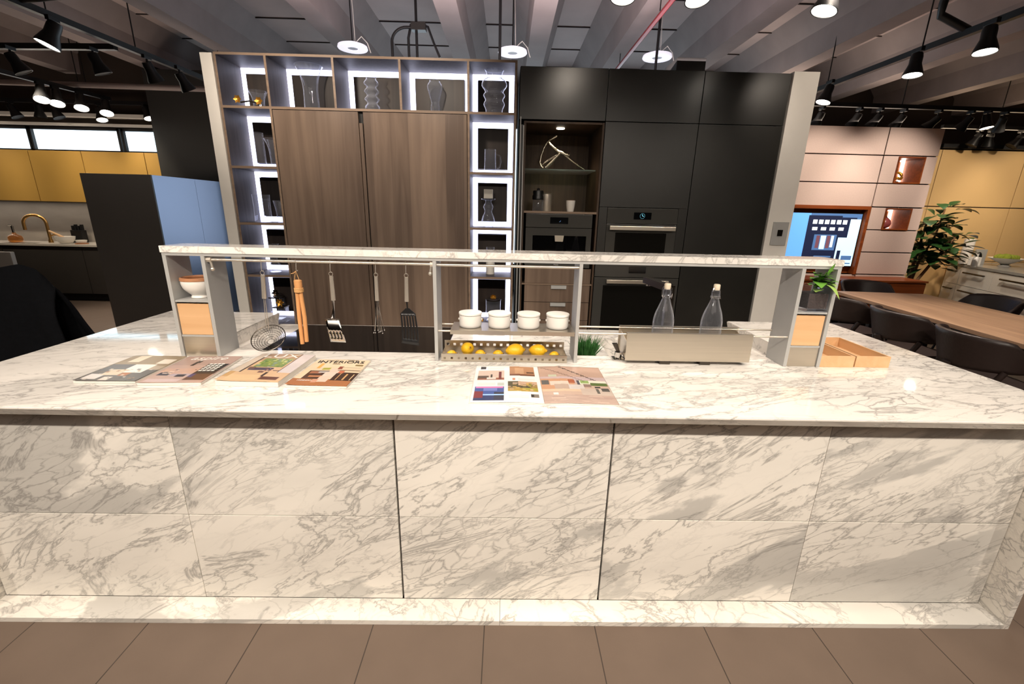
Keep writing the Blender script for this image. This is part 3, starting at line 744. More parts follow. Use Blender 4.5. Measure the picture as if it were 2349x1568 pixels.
# whisk
wk = thing('whisk', 'ball whisk with fanned wires hanging fourth along the rail', 'whisk', (-.5615, HY, 1.30)); o = (-.5615, HY, 1.30)
mb = MB(o); mb.cyl((-.561, HY, 1.295), (-.5625, HY, 1.189), .0078, .0088, n=16); ring(mb, -.561, HY, 1.302, .0085); mb.build('handle', M['satin'], wk)
mb = MB(o)
for i in range(9):
    a = 2*PI*i/9; r = .024 if i else .004; e = Vector((-.5612+r*math.cos(a), HY+r*math.sin(a), 1.049+.004*math.sin(3*a)))
    mb.tube([(-.5625+.004*math.cos(a), HY+.004*math.sin(a), 1.19), ((-.5625+e.x)/2, (HY+e.y)/2, 1.115), e], .0009, 6); mb.ball(e, .0032, 8)
mb.build('wires', M['chrome'], wk)
# black turner
bt = thing('slotted_turner', 'black slotted turner with a steel handle, last along the rail', 'spatula', (-.4315, HY, 1.30)); o = (-.4315, HY, 1.30)
mb = MB(o); mb.cyl((-.430, HY, 1.294), (-.433, HY, 1.188), .0083, .0093, n=16); ring(mb, -.4305, HY, 1.302, .0085); mb.build('handle', M['satin'], bt)
mb = MB(o); mb.tube([(-.433, HY, 1.189), (-.4315, HY, 1.152)], .0035, 8); mb.prism([(-.439, HY-.001, 1.158), (-.424, HY-.001, 1.158), (-.398, HY-.001, 1.134), (-.463, HY-.001, 1.134)], (0, .002, 0)); mb.build('neck', M['blackplastic'], bt)
slotted(o, M['blackplastic'], bt, 'slotted_blade', (-.464, 1.135), (-.397, 1.135), (-.466, 1.000), (-.388, .990), 5, .08, .84, HY, frac=.4, bulge=.004, t=.002)

# ---- magazines
def magazine(label, loc, rz, w, h, t, group, curl=.006):
    mg = thing('magazine', label, 'magazine', loc, rz, group)
    mb = MB(); mb.box(-w/2, w/2, 0, h, .0005, t-.001, bev=.0008); mb.build('pages', M['paper'], mg)
    return mg
def surf(par, name, prints, z, w, h, amp, base):
    """printed sheet: grid following a soft curl, prints = [(u0,v0,u1,v1,colour)] in cover fractions, later ones on top"""
    mb = MB(); mb.m(base); n, m_ = 64, 84
    def zz(u, v): return z + amp*(max(0, .35-u)/.35)**2*(1-v)*1.0 + amp*.35*math.sin(PI*min(1, max(0, u)))
    def colour(u, v):
        c = None
        for p in prints:
            if p[0] <= u < p[2] and p[1] <= v < p[3]: c = p[4]
        return c
    vs = [[mb.bm.verts.new((-w/2+w*i/n, h*j/m_, zz(i/n, j/m_))) for i in range(n+1)] for j in range(m_+1)]
    for j in range(m_):
        for i in range(n):
            c = colour((i+.5)/n, (j+.5)/m_)
            mb.m(base if c is None else ink(c))
            f = mb.bm.faces.new((vs[j][i], vs[j][i+1], vs[j+1][i+1], vs[j+1][i])); f.material_index = mb.cur; f.smooth = True
    return mb.build(name, None, par, solid=.0006)
def speck(u0, v0, u1, v1, cols, n, su=.07, sv=.05):
    """a patch of small printed blotches, the texture of a photograph"""
    r = []
    for i in range(n):
        u = random.uniform(u0, u1); v = random.uniform(v0, v1); a = random.uniform(.4, 1)*su; b = random.uniform(.4, 1)*sv
        r.append((max(u0, u-a/2), max(v0, v-b/2), min(u1, u+a/2), min(v1, v+b/2), random.choice(cols)))
    return r
GM = 'magazines laid in a row'
W_ = mat('white_print', rgb(240, 236, 230), rough=.35, var=0)
m1 = magazine('glossy magazine with a blurred tan and white cover, leftmost of the row', (-1.512, .108, .9203), .035, .225, .302, .008, GM)
surf(m1, 'cover', [(0, .55, 1, 1, (150, 132, 104)), (0, .42, 1, .56, (176, 160, 138)), (0, .0, 1, .42, (96, 92, 88)), (.02, .35, .5, .62, (88, 88, 90)), (.42, .30, .80, .62, (238, 230, 220)),
                   (.05, .06, .28, .24, (214, 208, 204)), (.2, .2, .5, .42, (206, 192, 166)), (.52, .18, .66, .30, (168, 104, 52)), (.36, .02, .5, .14, (224, 208, 196)), (.72, .66, .95, .84, (222, 212, 196)),
                   (.16, .72, .36, .99, (220, 206, 180)), (.52, .04, .70, .16, (90, 84, 80))] + speck(0, 0, 1, .45, [(70, 66, 64), (200, 190, 180), (160, 120, 84)], 26), .0082, .225, .302, .004, M['paper'])
m2 = magazine('magazine with a dusty pink cover and black boxed headline, second in the row', (-1.262, .098, .9203), .065, .228, .315, .010, GM)
surf(m2, 'cover', [(0, 0, 1, 1, (186, 158, 146)), (0, .62, 1, 1, (172, 146, 136)), (.05, .30, .7, .5, (196, 160, 142)), (.08, .24, .26, .34, (46, 40, 52)), (.30, .22, .62, .30, (176, 160, 168)), (.40, .19, .56, .27, (54, 46, 50)),
                   (.34, .6, .40, .76, (50, 42, 38)), (.36, .70, .43, .80, (50, 42, 38)), (.62, .30, .98, .68, (38, 34, 34)), (.62, .08, .97, .30, (92, 62, 44)), (.62, .18, .70, .30, (74, 66, 110)), (.06, .02, .60, .12, (200, 178, 176))]
     + speck(.08, .28, .6, .45, [(206, 170, 140), (84, 66, 62), (220, 196, 180)], 22, .08, .03), .0102, .228, .315, .003, M['paper'])
text('cover_title', 'aspire', .062, m2, (-.005, .262, .0125), (0, 0, 0), W_, shear=.2)
for k in range(5):
    mb = MB(); y = .20-.020*k
    for q in range(4): mb.box(.035+q*.016, .047+q*.016, y, y+.012, .0126, .0129)
    mb.build('headline', W_, m2)
m3 = magazine('thick magazine with a sunlit room and green window on its cover, third in the row', (-.972, .098, .9203), -.02, .238, .330, .020, GM)
surf(m3, 'cover', [(0, 0, 1, 1, (214, 180, 142)), (0, .70, .8, 1, (178, 146, 112)), (.0, .3, .16, 1, (206, 190, 172)), (.14, .28, .17, 1, (70, 56, 50)), (.24, .48, .74, .80, (126, 146, 74)), (.78, .3, 1, 1, (214, 204, 202)), (.76, .3, .785, 1, (90, 72, 66)),
                   (.22, .36, .62, .45, (86, 76, 92)), (.18, .40, .30, .48, (120, 92, 80)), (.45, .27, .55, .33, (120, 86, 78)), (.0, .12, .1, .3, (196, 158, 108)), (.62, .06, .92, .16, (104, 66, 48)), (.6, .16, .64, .3, (70, 56, 50)), (.1, .04, .6, .2, (226, 190, 148))]
     + speck(.24, .48, .74, .80, [(150, 164, 70), (92, 122, 60), (196, 196, 120), (132, 150, 140)], 46, .07, .05) + speck(.5, .32, .76, .42, [(196, 140, 112), (110, 84, 84), (226, 200, 180)], 14, .06, .03), .0204, .238, .330, .006, M['paper'])
text('cover_title', 'LUX', .066, m3, (-.012, .275, .0236), (0, 0, 0), W_, sx=1.25)
m4 = magazine('thin magazine with a seated figure in white on its cover, rightmost of the row', (-.712, .096, .9203), -.01, .232, .302, .008, GM)
surf(m4, 'cover', [(0, 0, 1, 1, (226, 206, 176)), (0, 0, 1, .22, (170, 112, 72)), (.12, .22, .52, .52, (70, 50, 42)), (.16, .42, .36, .50, (164, 110, 84)), (.2, .28, .44, .34, (186, 128, 92)), (.3, .44, .5, .5, (190, 184, 180)), (.62, .18, 1, .48, (66, 46, 34)),
                   (.62, .44, .74, .56, (196, 112, 80)), (.47, .44, .64, .62, (232, 204, 186)), (.42, .30, .62, .46, (232, 208, 192)), (.40, .12, .60, .32, (226, 200, 182)), (.34, .10, .44, .22, (206, 156, 132)), (.56, .60, .64, .70, (140, 76, 60)),
                   (.17, .62, .24, .82, (222, 168, 92)), (.30, .56, .44, .64, (176, 172, 84)), (.62, .66, .96, .68, (196, 178, 150)), (.60, .54, .98, .57, (150, 130, 108)), (.38, .78, .52, .82, (140, 120, 92)), (.82, .74, .96, .80, (130, 112, 72)),
                   (.70, .2, .72, .44, (206, 162, 110)), (.82, .2, .84, .42, (206, 162, 110)), (.93, .2, .95, .42, (226, 196, 150))], .0083, .232, .302, .006, M['paper'])
text('cover_title', 'INTERIORS', .042, m4, (.0, .252, .0118), (0, 0, 0), M['black'], sx=.98)
text('cover_line', 'AUGUST', .012, m4, (.045, .284, .0118), (0, 0, 0), M['black'])
text('cover_line', 'MODERN', .014, m4, (-.062, .040, .0125), (0, 0, 0), W_)
om = thing('open_magazine', 'open magazine with small photographs left and a full-page kitchen photograph right', 'magazine', (.146, -.026, .9203))
mb = MB()
for s_ in (-1, 1):
    mb.prism([(0, 0, .0005), (s_*.27, 0, .0005), (s_*.27, 0, .0025), (s_*.08, 0, .0068), (0, 0, .0036)], (0, .39, 0))
mb.build('pages', M['paper'], om)
def page(name, s_, prints, base):
    mb = MB(); mb.m(base); n, m_ = 72, 100; w, h = .268, .388
    def zz(u):  # u from spine to edge
        x = u*w
        return .0052 + (.0043*math.sin(min(1, x/.16)*PI/2) if x < .08 else .0043*math.sin(.5*PI/2)+.0012 - .0050*(x-.08)/.19)
    vs = [[mb.bm.verts.new((s_*w*i/n, .001+h*j/m_, zz(i/n))) for i in range(n+1)] for j in range(m_+1)]
    for j in range(m_):
        for i in range(n):
            u = (i+.5)/n; u = u if s_ > 0 else 1-u; v = (j+.5)/m_; c = None
            for p in prints:
                if p[0] <= u < p[2] and p[1] <= v < p[3]: c = p[4]
            mb.m(base if c is None else ink(c))
            f = mb.bm.faces.new((vs[j][i], vs[j][i+1], vs[j+1][i+1], vs[j+1][i])); f.material_index = mb.cur; f.smooth = True
    return mb.build(name, None, om, solid=.0005)
lp = [(.06, .56, .46, .84, (214, 192, 176)), (.06, .56, .46, .62, (150, 92, 66)), (.06, .60, .22, .68, (90, 72, 56)), (.38, .58, .41, .80, (110, 44, 38)), (.25, .62, .275, .72, (52, 44, 40)), (.2, .58, .34, .63, (222, 214, 204)),
      (.04, .04, .46, .38, (58, 84, 150)), (.04, .04, .46, .15, (40, 52, 96)), (.04, .10, .16, .26, (120, 40, 48)), (.32, .06, .46, .24, (44, 44, 60)), (.16, .16, .46, .19, (150, 190, 230)), (.06, .34, .44, .38, (216, 120, 180)), (.16, .27, .36, .34, (110, 128, 196)),
      (.54, .68, .93, .97, (176, 132, 100)), (.54, .68, .93, .73, (112, 66, 46)), (.62, .74, .76, .92, (196, 156, 124)), (.80, .76, .92, .80, (88, 62, 50)),
      (.52, .26, .95, .52, (150, 124, 72)), (.52, .26, .95, .33, (176, 146, 60)), (.52, .36, .66, .52, (80, 74, 48)), (.66, .35, .86, .40, (58, 50, 44)), (.72, .29, .95, .35, (168, 160, 62)), (.66, .44, .95, .52, (196, 164, 140)),
      (.09, .88, .17, .96, (58, 56, 58)), (.36, .40, .46, .48, (190, 198, 190)), (.58, .55, .63, .61, (206, 140, 112)), (.84, .12, .95, .20, (120, 112, 104)), (.84, .13, .87, .19, (46, 42, 42))]
for k in range(4): lp += [(.2, .87+.022*k, .46, .878+.022*k, (206, 202, 198)), (.07, .41+.02*k, .33, .418+.02*k, (214, 210, 206)), (.66, .55+.022*k, .92, .558+.022*k, (210, 206, 202)), (.53, .10+.025*k, .8, .108+.025*k, (214, 210, 206))]
page('left_page', -1, lp + speck(.52, .26, .95, .5, [(196, 160, 80), (104, 96, 52), (206, 176, 150), (150, 150, 60)], 34, .06, .03), mat('magazine_white', rgb(240, 238, 234), rough=.3, var=.01))
rp = [(0, 0, 1, 1, (196, 170, 154)), (0, .60, 1, 1, (190, 160, 144)), (0, .5, 1, .68, (196, 176, 176)), (0, .34, .5, .62, (200, 152, 120)), (.02, .46, .12, .58, (92, 92, 92)), (.14, .44, .42, .55, (222, 204, 190)), (.2, .33, .40, .47, (188, 166, 152)), (.40, .33, .62, .46, (206, 198, 194)), (.42, .50, .52, .6, (168, 92, 60)),
      (.55, .47, .98, .58, (226, 222, 206)), (.6, .50, .72, .58, (150, 176, 110)), (.74, .44, .98, .52, (92, 110, 62)), (.54, .46, .58, .58, (84, 84, 92)), (.62, .40, .74, .48, (144, 122, 112)), (0, .28, .6, .34, (222, 190, 164)), (0, 0, 1, .20, (186, 162, 150)), (.55, .2, 1, .36, (196, 180, 168)),
      (.78, .38, .86, .42, (60, 60, 58)), (.78, .24, .82, .36, (100, 98, 92)), (.86, .30, .97, .38, (92, 88, 84)), (.15, .20, .22, .25, (234, 228, 222)), (.14, .68, .27, .74, (196, 200, 176))]
for k in range(16):
    t = k/16; rp += [(.04+.62*t, .955-.42*t, .09+.62*t, .965-.42*t, (60, 46, 42)), (.33+.50*t, .965-.40*t, .38+.50*t, .978-.40*t, (44, 36, 34))]
rp += speck(0, .02, 1, .2, [(176, 150, 140), (206, 184, 170)], 30, .2, .02)
page('right_page', 1, rp, mat('magazine_tan', rgb(196, 170, 154), rough=.3, var=.02))

# ================================================================== TALL RUN
TY = 2.6
bk = thing('display_bookcase', 'grey oak display bookcase with lit compartments around a pair of tall doors', 'bookcase', (-1.15, 2.78, 0)); o = (-1.15, 2.78, 0)
BX0, BX1, BT = -2.372, .064, 2.746
def bslab(name, *a, m_='oakgrey', edge='oakedge'):
    """board with a lighter front edge"""
    x0, x1, y0, y1, z0, z1 = a
    mb = MB(o); mb.m(M[m_]).box(x0, x1, y0+.0015, y1, z0, z1); mb.m(M[edge]).box(x0, x1, y0, y0+.0015, z0, z1); return mb.build(name, None, bk)
BD = 2.965
bslab('side_panel', BX0, BX0+.018, TY, BD, 0, BT); bslab('side_panel', BX1-.018, BX1, TY, BD, 0, BT)
bslab('top_board', BX0+.018, BX1-.018, TY, BD, BT-.018, BT)
bslab('long_shelf', BX0+.018, BX1-.018, TY+.0005, BD, 2.343, 2.362)
bslab('divider', -1.975, -1.957, TY, BD, 0, 2.3425); bslab('divider', -.344, -.326, TY, BD, 0, 2.3425)
for x in (-1.975, -1.437, -.899, -.344): bslab('divider', x, x+.018, TY, BD, 2.3625, BT-.018)
lz = [1.888, 1.421, .962, .50]; rz_ = [1.884, 1.420, .984, .525]
for z in lz: bslab('shelf', BX0+.0185, -1.9755, TY+.001, BD, z-.010, z+.010)
for z in rz_: bslab('shelf', -.3255, BX1-.0185, TY+.001, BD, z-.010, z+.010)
mb = MB(o); mb.box(BX0, BX1, BD, BD+.02, 0, BT); mb.build('back', M['dark'], bk)
cells = []
xs = [BX0+.018, -1.975, -1.957, -1.437, -1.419, -.899, -.881, -.344, -.326, BX1-.018]
for i in range(0, 10, 2): cells.append((xs[i], xs[i+1], 2.362, BT-.018))
for zs, xa, xb in ((lz, BX0+.018, -1.975), (rz_, -.326, BX1-.018)):
    zt = 2.343
    for z in zs: cells.append((xa, xb, z+.010, zt)); zt = z-.010
lw = .046
for (x0, x1, z0, z1) in cells:
    mb = MB(o); mb.box(x0+lw+.006, x1-lw-.006, 2.925, 2.964, z0+lw+.006, z1-lw-.006); mb.build('back_panel', M['cellback'], bk)
    mb = MB(o)
    mb.box(x0+.002, x0+lw, 2.945, 2.9635, z0+.002, z1-.002); mb.box(x1-lw, x1-.002, 2.945, 2.9635, z0+.002, z1-.002)
    mb.box(x0+lw, x1-lw, 2.945, 2.9635, z1-lw, z1-.002); mb.box(x0+lw, x1-lw, 2.945, 2.9635, z0+.002, z0+lw)
    mb.build('light_frame', M['led'], bk)
for x0, x1 in ((-1.952, -1.252), (-1.209, -.349)):
    mb = MB(o); mb.box(x0, x1, TY, TY+.022, .08, 2.338, bev=.0015); mb.build('door', M['oakdark'], bk)
mb = MB(o); mb.m(M['dark']).box(-1.955, -.346, TY+.03, BD, .06, 2.342); mb.m(M['oakdark']).box(-1.250, -1.222, TY+.012, TY+.03, .08, 2.255); mb.build('door_recess', None, bk)

# glassware in the bookcase
def gl(name, label, cat, loc, prof, t=.004, n=32, sm=4):
    g_ = thing(name, label, cat, loc); mb = MB(); vessel(mb, smooth_prof(prof, sm) if sm else prof, t, n=n); mb.build('glass_body', M['glassr'], g_); return g_
ZT = 2.3622
def handle(par, pts, r=.005): mb = MB(); mb.tube(pts, r, 10); mb.build('handle', M['glassr'], par)
def branch(par, pts, flowers):
    mb = MB(); mb.tube(pts, .006, 8); mb.build('twig', M['bronze'], par)
    for p in flowers:
        mb = MB()
        for k in range(6):
            a = 2*PI*k/6; mb.leaf(p, (math.cos(a), -.5, math.sin(a)), .038, .034, (0, -1, 0), droop=.1, nseg=4, shape=.6)
        mb.ball(p, .008, 8); mb.build('blossom', M['gold'], par)
g1 = gl('glass_bowl', 'flared clear glass bowl in the top left compartment, behind a gold twig', 'glass bowl', (-2.155, 2.80, ZT), [(.035, 0), (.042, .004), (.045, .05), (.052, .10), (.070, .145), (.074, .152)])
tw = thing('blossom_twig', 'dark twig with two gold blossoms on the top left shelf, before the glass bowl', 'ornament', (-2.19, 2.72, ZT))
branch(tw, [(-.075, -.01, .045), (-.05, 0, .052), (0, -.005, .058), (.05, 0, .045), (.08, 0, .012), (.085, 0, .006)], [(-.09, -.01, .070), (.085, -.01, .060)])
gl('flared_vase', 'tall glass vase flaring to a wide rim in the second top compartment', 'vase', (-1.697, 2.79, ZT), [(.062, 0), (.064, .01), (.060, .12), (.062, .20), (.078, .28), (.108, .345), (.114, .352)])
def bubbles(r0, r1, z0, z1, n): return [(r0 if i % 2 == 0 else r1, z0+(z1-z0)*i/(2*n)) for i in range(2*n+1)]
gl('bubble_vase', 'slim clear glass vase with stacked rings in the third compartment of the top row', 'vase', (-1.180, 2.80, ZT), [(.045, 0), (.052, .006)]+bubbles(.042, .063, .02, .265, 4)[1:]+[(.046, .285), (.055, .305)])
gl('waisted_vase', 'small clear glass vase with a bulging top and narrow waist in the fourth top compartment', 'vase', (-.638, 2.80, ZT), [(.030, 0), (.034, .01), (.040, .06), (.034, .10), (.045, .14), (.064, .21), (.062, .235), (.045, .26), (.046, .272)])
gl('barrel_vase', 'wide ribbed clear glass vase in the last compartment of the top row', 'vase', (-.128, 2.79, ZT), [(.070, 0), (.078, .008), (.074, .05), (.092, .095), (.078, .13), (.094, .165), (.080, .195), (.108, .238), (.098, .275), (.066, .297), (.068, .33), (.082, .358)])
p1 = gl('glass_pitcher', 'tall clear glass pitcher in the second left compartment, nearest the side', 'pitcher', (-2.205, 2.80, lz[0]+.0105), [(.046, 0), (.048, .004), (.046, .26), (.046, .29)], sm=0)
handle(p1, [(-.045, 0, .235), (-.085, 0, .23), (-.088, 0, .15), (-.06, 0, .08), (-.046, 0, .075)])
gl('glass_carafe', 'flared clear glass carafe in the second left compartment, half behind the door edge', 'carafe', (-2.06, 2.80, lz[0]+.0105), [(.050, 0), (.052, .004), (.052, .08), (.06, .17), (.085, .235), (.088, .24)])
p3 = gl('glass_pitcher', 'broad clear glass pitcher with handle in the third left compartment', 'pitcher', (-2.245, 2.80, lz[1]+.0105), [(.070, 0), (.074, .005), (.070, .12), (.074, .24)], sm=0)
handle(p3, [(.066, 0, .20), (.02, -.07, .19), (.01, -.09, .11), (.02, -.07, .05)])
gl('glass_tumbler', 'small flared glass tumbler beside the broad pitcher in the third left compartment', 'glass', (-2.085, 2.80, lz[1]+.0105), [(.032, 0), (.034, .004), (.036, .09), (.050, .18), (.054, .19)])
gl('glass_decanter', 'clear glass decanter with a round base in the fourth left compartment', 'decanter', (-2.195, 2.80, lz[2]+.0105), [(.046, 0), (.054, .01), (.050, .06), (.030, .10), (.026, .17), (.040, .22), (.052, .26)])
fb = [None]
for x, y, h, lb in ((-2.235, 2.83, .205, 'dark glass box topped by a bronze blossom, taller one at the bottom left'), (-2.150, 2.72, .135, 'dark glass box with a gold blossom lid, lower one at the bottom left')):
    t = thing('ornament_box', lb, 'ornament', (x, y, lz[3]+.0105))
    mb = MB(); mb.box(-.05, .05, -.05, .05, 0, h, bev=.004); mb.build('glass_block', M['glass'], t)
    mb = MB(); mb.box(-.055, .055, -.055, .055, h+.0005, h+.012, bev=.003); mb.build('lid', M['bronze'], t)
    mb = MB(); mb.tube([(-.03, 0, h+.012), (0, 0, h+.03), (.03, 0, h+.05)], .006, 8)
    for k in range(6):
        a = 2*PI*k/6; mb.leaf((.0, 0, h+.05), (math.cos(a), -.4, math.sin(a)), .045, .03, (0, -1, 0), droop=.1, nseg=4, shape=.6)
    mb.ball((0, -.01, h+.05), .012, 8); mb.build('blossom', M['bronze'] if h > .2 else M['gold'], t)
mg_ = gl('beer_mug', 'straight clear glass mug with a handle in the second right compartment', 'mug', (-.158, 2.80, rz_[0]+.0105), [(.055, 0), (.056, .006), (.052, .10), (.050, .205)], sm=0)
handle(mg_, [(.050, 0, .165), (.085, 0, .155), (.095, 0, .11), (.085, 0, .06), (.053, 0, .04)], .006)
cs = gl('glass_candlestick', 'waisted clear glass candlestick carrying a square candle in the third right compartment', 'candlestick', (-.172, 2.80, rz_[1]+.0105), [(.040, 0), (.044, .004), (.062, .045), (.054, .09), (.034, .14), (.046, .18), (.030, .215), (.032, .235), (.062, .243), (.064, .252)])
mb = MB(); mb.box(-.041, .041, -.041, .041, .2525, .332, bev=.003); mb.build('candle', M['wax'], cs)
cy = gl('glass_dish', 'small clear glass dish on top of the white cylinder in the fourth right compartment', 'glass dish', (-.150, 2.80, rz_[2]+.171), [(.018, 0), (.02, .003), (.018, .04), (.036, .068), (.040, .092)])
mb = MB((-.150, 2.80, rz_[2]+.0105)); mb.lathe([(0, 0), (.039, 0), (.041, .003), (.041, .156), (.038, .159), (0, .159)], (-.150, 2.80, rz_[2]+.0105), 32)
tag(mb.build('cylinder_candle', M['white']), 'plain white cylinder candle in the fourth right compartment', 'candle')
jr = gl('glass_jar', 'clear glass jar with a dark lid and gold blossom in the lowest right compartment', 'jar', (-.118, 2.80, rz_[3]+.0105), [(.070, 0), (.074, .005), (.074, .205)], sm=0)
mb = MB(); mb.lathe([(0, .2055), (.075, .2055), (.075, .215), (.045, .222), (0, .224)], n=32); mb.build('lid', M['bronze'], jr)
mb = MB()
for k in range(7):
    a = 2*PI*k/7; mb.leaf((0, 0, .24), (math.cos(a), -.5, .6*math.sin(a)), .036, .030, (0, -1, 0), droop=.1, nseg=4, shape=.6)
mb.ball((0, 0, .236), .013, 8); mb.build('blossom', M['gold'], jr)
gb = thing('gold_blossom', 'small gold blossom lying beside the glass jar on the lowest right shelf', 'ornament', (-.232, 2.76, rz_[3]+.0105))
mb = MB()
for k in range(7):
    a = 2*PI*k/7; mb.leaf((0, 0, .022), (math.cos(a), -.5, math.sin(a)*.8), .03, .026, (0, -1, 0), droop=.1, nseg=4, shape=.6)
mb.ball((0, 0, .012), .0125, 8); mb.build('petals', M['gold'], gb)

# ---- black tall cabinets
tc_ = thing('tall_cabinet', 'run of tall blackened metal cabinets with an open oak niche', 'tall cabinet', (1.2, 2.9, 0)); o = (1.2, 2.9, 0)
cx = [.088, .811, 1.600, 2.315]; CT = 2.706; CB = 3.27; ZS = 2.315
mb = MB(o)
mb.box(.088, .105, TY+.05, CB, 0, ZS); mb.box(cx[0], cx[3], CB-.02, CB, 0, CT); mb.box(cx[0], cx[3], TY+.023, CB-.02, ZS+.015, CT)
mb.box(.815, 1.596, TY+.023, CB-.02, 1.63, ZS); mb.box(1.604, cx[3], TY+.023, CB-.02, .05, ZS); mb.box(.815, .885, TY+.023, CB-.02, .05, 1.63); mb.box(1.535, 1.596, TY+.023, CB-.02, .05, 1.63)
mb.box(.145, .80, TY+.2, CB-.02, .05, .50)
mb.build('carcass', M['dark'], tc_)
for i in range(3):
    mb = MB(o); mb.box(cx[i]+.003, cx[i+1]-.003, TY, TY+.022, ZS+.003, CT, bev=.001); mb.build('upper_door', M['blackmetal'], tc_)
mb = MB(o); mb.box(cx[1]+.003, cx[2]-.003, TY, TY+.022, 1.632, ZS-.003, bev=.001); mb.build('door', M['blackmetal'], tc_)
mb = MB(o); mb.box(cx[2]+.003, cx[3]-.003, TY, TY+.022, .08, ZS-.003, bev=.001); mb.build('tall_door', M['blackmetal'], tc_)
for x0, x1 in ((cx[1]+.003, .886), (1.520, cx[2]-.003)):
    mb = MB(o); mb.box(x0, x1, TY, TY+.022, 1.17, 1.629, bev=.001); mb.build('filler', M['blackmetal'], tc_)
# niche lining
n0, n1 = .148, .792
mb = MB(o)
mb.box(n0-.018, n0, TY+.005, CB-.03, .05, ZS-.01); mb.box(n1, n1+.016, TY+.005, CB-.03, .05, ZS-.01)
mb.box(n0, n1, CB-.05, CB-.03, 1.58, ZS-.01); mb.box(n0, n1, TY+.02, CB-.05, 2.292, ZS-.008)
mb.build('niche_lining', M['oakniche'], tc_)
mb = MB(o); mb.box(n0, n1, TY, CB-.05, 1.566, 1.584, bev=.001); mb.build('niche_shelf', M['oakedge'], tc_)
mb = MB(o); mb.box(n0+.004, n1-.004, TY+.16, CB-.06, 1.938, 1.946); mb.build('glass_shelf', M['glassg'], tc_)
mb = MB(o); mb.cyl((.462, 2.83, 2.2915), (.462, 2.83, 2.286), .036, n=28); mb.build('downlight', M['downlight'], tc_)
for x in (.098, .124):
    mb = MB(o); mb.box(x, x+.007, TY-.004, TY+.02, .1, 2.335 if x < .11 else 2.27); mb.build('pocket_door_edge', M['greymetal'], tc_)
mb = MB(o); mb.box(.106, .122, TY+.03, CB-.03, .1, 2.28); mb.build('pocket_door', M['blackmetal'], tc_)
# drawers under the coffee machine
for z0, z1, hd in ((.945, 1.082, 0), (.772, .930, 1), (.60, .767, 1), (.43, .595, 1)):
    mb = MB(o); mb.box(n0+.026, n1-.012, TY+.004, TY+.024, z0, z1, bev=.001); dr = mb.build('drawer', M['oakdark'], tc_)
    if hd:
        mb = MB(o); mb.box(.418, .560, TY-.016, TY+.004, z1-.006, z1-.001); mb.box(.418, .560, TY-.016, TY-.013, z1-.032, z1-.006); mb.build('handle', M['greymetal'], dr)
mb = MB(o); mb.box(n0, n1, TY-.002, TY+.3, .932, .943); mb.build('pull_out_edge', M['oakedge'], tc_)

# appliances
cm = thing('coffee_machine', 'built-in graphite coffee machine below the open oak niche', 'coffee machine', (.46, 2.8, 1.09)); o = (.46, 2.8, 1.09)
a0, a1 = .170, .760
mb = MB(o); mb.box(a0+.01, a1-.01, TY+.03, 3.1, 1.09, 1.56); mb.build('housing', M['dark'], cm)
mb = MB(o); mb.box(a0, a1, TY, TY+.024, 1.446, 1.562, bev=.002); mb.build('control_panel', M['ovenglass'], cm)
fr = MB(o)
fr.box(a0, .234, TY, TY+.024, 1.092, 1.441); fr.box(.715, a1, TY, TY+.024, 1.092, 1.441); fr.box(.234, .715, TY, TY+.024, 1.375, 1.441); fr.box(.234, .715, TY, TY+.024, 1.092, 1.165)
fr.build('front_frame', M['ovenglass'], cm)
mb = MB(o); mb.box(.234, .715, TY+.027, TY+.03, 1.165, 1.375); mb.box(.25, .40, TY+.005, TY+.026, 1.165, 1.18); mb.build('brewing_recess', M['blackglass'], cm)
mb = MB(o); mb.prism([(.430, TY-.012, 1.378), (.512, TY-.012, 1.378), (.506, TY-.012, 1.325), (.436, TY-.012, 1.325)], (0, .03, 0)); mb.build('spout', M['steel'], cm)
mb = MB(o); mb.box(.385, .545, TY-.001, TY+.001, 1.478, 1.534); mb.build('display', M['display'], cm)
mb = MB(o); mb.tube([(.466+.012*math.cos(a), TY-.0012, 1.507+.012*math.sin(a)) for a in [PI*i/10-PI/2 for i in range(6)]], .0011, 5); mb.build('clock_mark', glow('dim_blue_display', (.2, .4, .8), .35), cm)
text('brand_lettering', 'Miele', .020, cm, (.455-.46, TY-.0006-2.8, 1.112-1.09), (rad(90), 0, 0), M['greymetal'])
